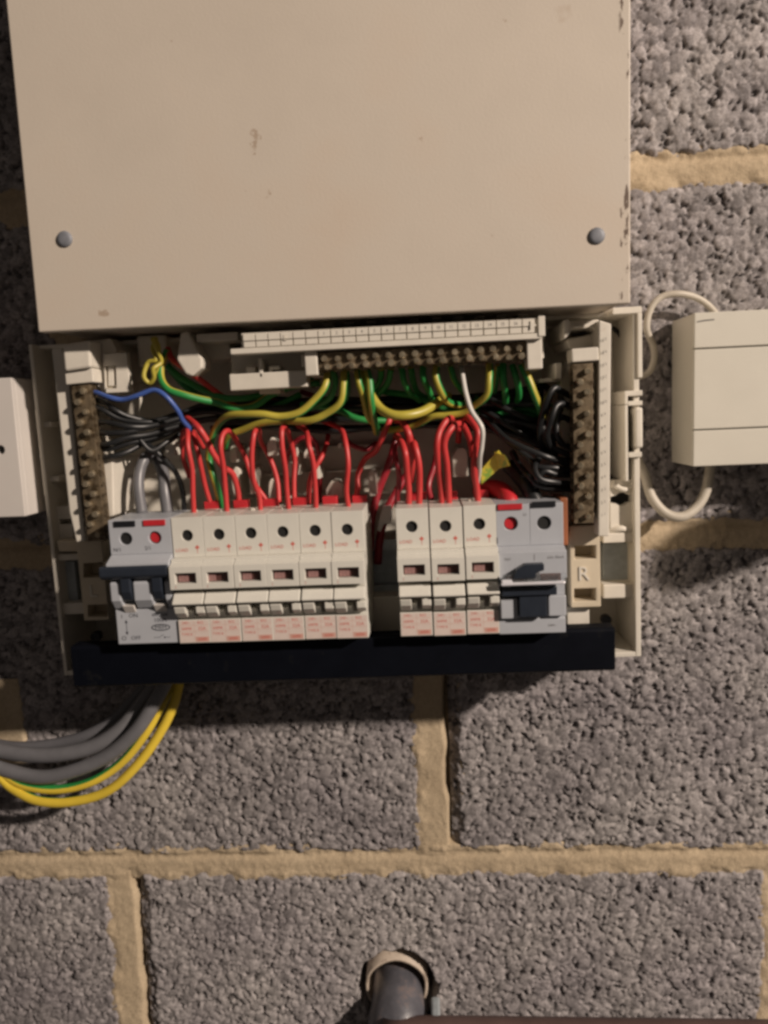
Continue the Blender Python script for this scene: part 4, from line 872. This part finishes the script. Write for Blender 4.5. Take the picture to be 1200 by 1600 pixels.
low('earth_cable', [YELB, GRN], 3.1, [(281, 1062, 24), (272, 1100, 30), (250, 1145, 34), (215, 1195, 38), (170, 1235, 40), (115, 1253, 40), (60, 1252, 38), (20, 1232, 34), (-10, 1206, 30), (-50, 1185, 24)], 'outer mostly yellow earth cable below the board', split=(.80, 0, .22))
# white cable loops at the right
wire('white_cable', LOOPW, 2.0, [(1128, 510, 6), (1114, 484, 9), (1090, 466, 12), (1062, 460, 14), (1036, 466, 14), (1018, 486, 14), (1012, 514, 14), (1020, 540, 12), (1022, 562, 10), (1014, 580, 10), (990, 592, 10)], 'thin white cable arching over from the ridged box to the fuse board', 'cable', n=12)
wire('white_cable', LOOPW, 3.0, [(985, 700, 14), (1006, 740, 16), (1018, 778, 18), (1040, 803, 20), (1066, 807, 20), (1090, 790, 18), (1104, 764, 16), (1110, 735, 14), (1112, 700, 12)], 'white cable hanging in a deep loop under the ridged box', 'cable', n=12)

# ------------------------------------------------------------------ ridged box at the right
p0 = at(1084, 489, 40); p1 = at(1083, 729, 40)
fx = Frame(float(p1[0]), float(p1[2]), 0.004)
t = fx.root('junction_box'); tag(t, 'cream ridged plastic box at the right with a white cable looped under it', 'junction box')
HB = float(p0[2] - p1[2]); WB = 150
g = [fx.loc(1090, v, 40)[2] for v in (672, 545)]
mb = MB(); mb.box(0, WB, -1, -37, 0, HB); mb.build('box_base', TRUNK, t, bevel=.8)
for nm, a, b in (('lower_cover', 0, g[0] - .4), ('centre_cover', g[0] + .4, g[1] - .4), ('upper_cover', g[1] + .4, HB)):
    MB().box(0, WB, -37.1, -40, a, b).build(nm, TRUNK, t, bevel=.45)
mb = MB(); mb.tube([(1.5, -40, HB - 5), (6, -40.1, HB - 4.4), (11, -40, HB - 4.2)], .35, n=6); mb.build('scratch_mark', INKG, t)
# box at the left edge
LD = 62; p0 = at(16, 590, LD); p1 = at(39, 807, LD)
fl = Frame(float(p1[0]), float(p1[2]), 0.0)
t = fl.root('flat_box'); tag(t, 'pale grey smooth plastic box cut off by the left edge, with a small dark hole', 'box')
HB = float(p0[2] - p1[2])
hp = fl.loc(0, 703, LD)
mb = MB(); mb.box(-100, 0, -1, -LD + 4, 0, HB); mb.build('box_base', LBOX, t, bevel=.6)
mb = MB(); mb.plate(-100, 0, 0, HB, -LD + 3.95, -LD, circle(hp[0], hp[2], 2.6)); mb.build('box_lid', LBOX, t, bevel=.5)
MB().cyl((hp[0], -LD + 4, hp[2]), (0, -1, 0), 2.2, 1).build('lid_hole_shade', HOLE_SHADE, t)  # black disc standing in for the shade in the lid hole
q = at(-30, 578, 14)
tag(MB().box(-60, 0, 0, 13, -3.2, 0).build('wood_strip', WOOD, None, origin=(0, 0, 0)), 'thin brown wooden strip along the top of the left box', 'strip').location = (S * float(p0[0] - 2), (-LD + 14) * S, S * float(p0[2] + .3))

# ------------------------------------------------------------------ pipe through the wall at the bottom
hx, hz = HOLE_C[0], HOLE_C[2]
t = empty('wall_pipe', hx, 0, hz)
tag(t, 'dark grey pipe elbow coming out of a hole near the bottom edge', 'pipe')
mb = MB(); n = 36; vs_ = []; R0, R1 = 22.3, 20.3
for r_0, y_ in ((R0, 30), (R0, 1.5), (R1, 1.5), (R1, 30)):
    for i in range(n): th = 2 * math.pi * i / n; jr = 1 + .02 * math.sin(3 * th + 1); vs_.append((r_0 * jr * math.cos(th) - 1, y_ + (.8 * math.sin(2 * th) + .4 * math.sin(5 * th) if y_ < 5 else 0), r_0 * jr * math.sin(th) - 1))
mb.add(vs_, [(j * n + i, j * n + (i + 1) % n, (j + 1) * n + (i + 1) % n, (j + 1) * n + i) for j in range(3) for i in range(n)]); mb.build('wall_sleeve', SLEEVE, t, smooth=True)
mb = MB(); mb.tube([(0, 28, -9), (0, 8, -9.5), (0, -5, -12), (-.5, -12, -19), (-1, -15, -30), (-1, -15, -44), (-1, -15, -80)], 18.4, n=32, sub=10, rfun=lambda q: 1 + .13 * math.exp(-((q - .5) / .16) ** 2)); mb.build('elbow', PIPE, t, smooth=True)
pa = at(575, 1603, 24); 
mb = MB(); mb.tube([at(600, 1622, 26), at(900, 1626, 26), at(1320, 1632, 26)], 13.5, n=24)
o = mb.build('brown_pipe', BROWN, None, smooth=True, origin=at(600, 1622, 26)); tag(o, 'horizontal brown pipe along the bottom edge right of the elbow', 'pipe')
mb = MB(); c = at(681, 1590, 26); mb.box(c[0] - 3, c[0] + 3, -2, -34, c[2] - 30, c[2] - 4)
tag(mb.build('pipe_clip', STEEL, None, bevel=1.5, origin=(c[0], -2, c[2])), 'small metal pipe clip beside the grey elbow', 'clip')
# made-up unseen stub past the right edge, added to throw the soft dark patch under the ridged box
tip = at(1030, 890, 0) + np.array([1.3 * 105, -105, .8 * 105])
mb = MB(); mb.tube([tip, tip + np.array([40, 0, 14]), tip + np.array([120, 6, 45]), tip + np.array([260, 30, 80])], 19, n=24, rfun=lambda s_: min(1, .35 + (s_ * 6) ** .6))
tag(mb.build('lagged_pipe', CASTER, None, smooth=True, origin=tip), 'unseen grey stub added beyond the right edge to cast a shadow', 'pipe')
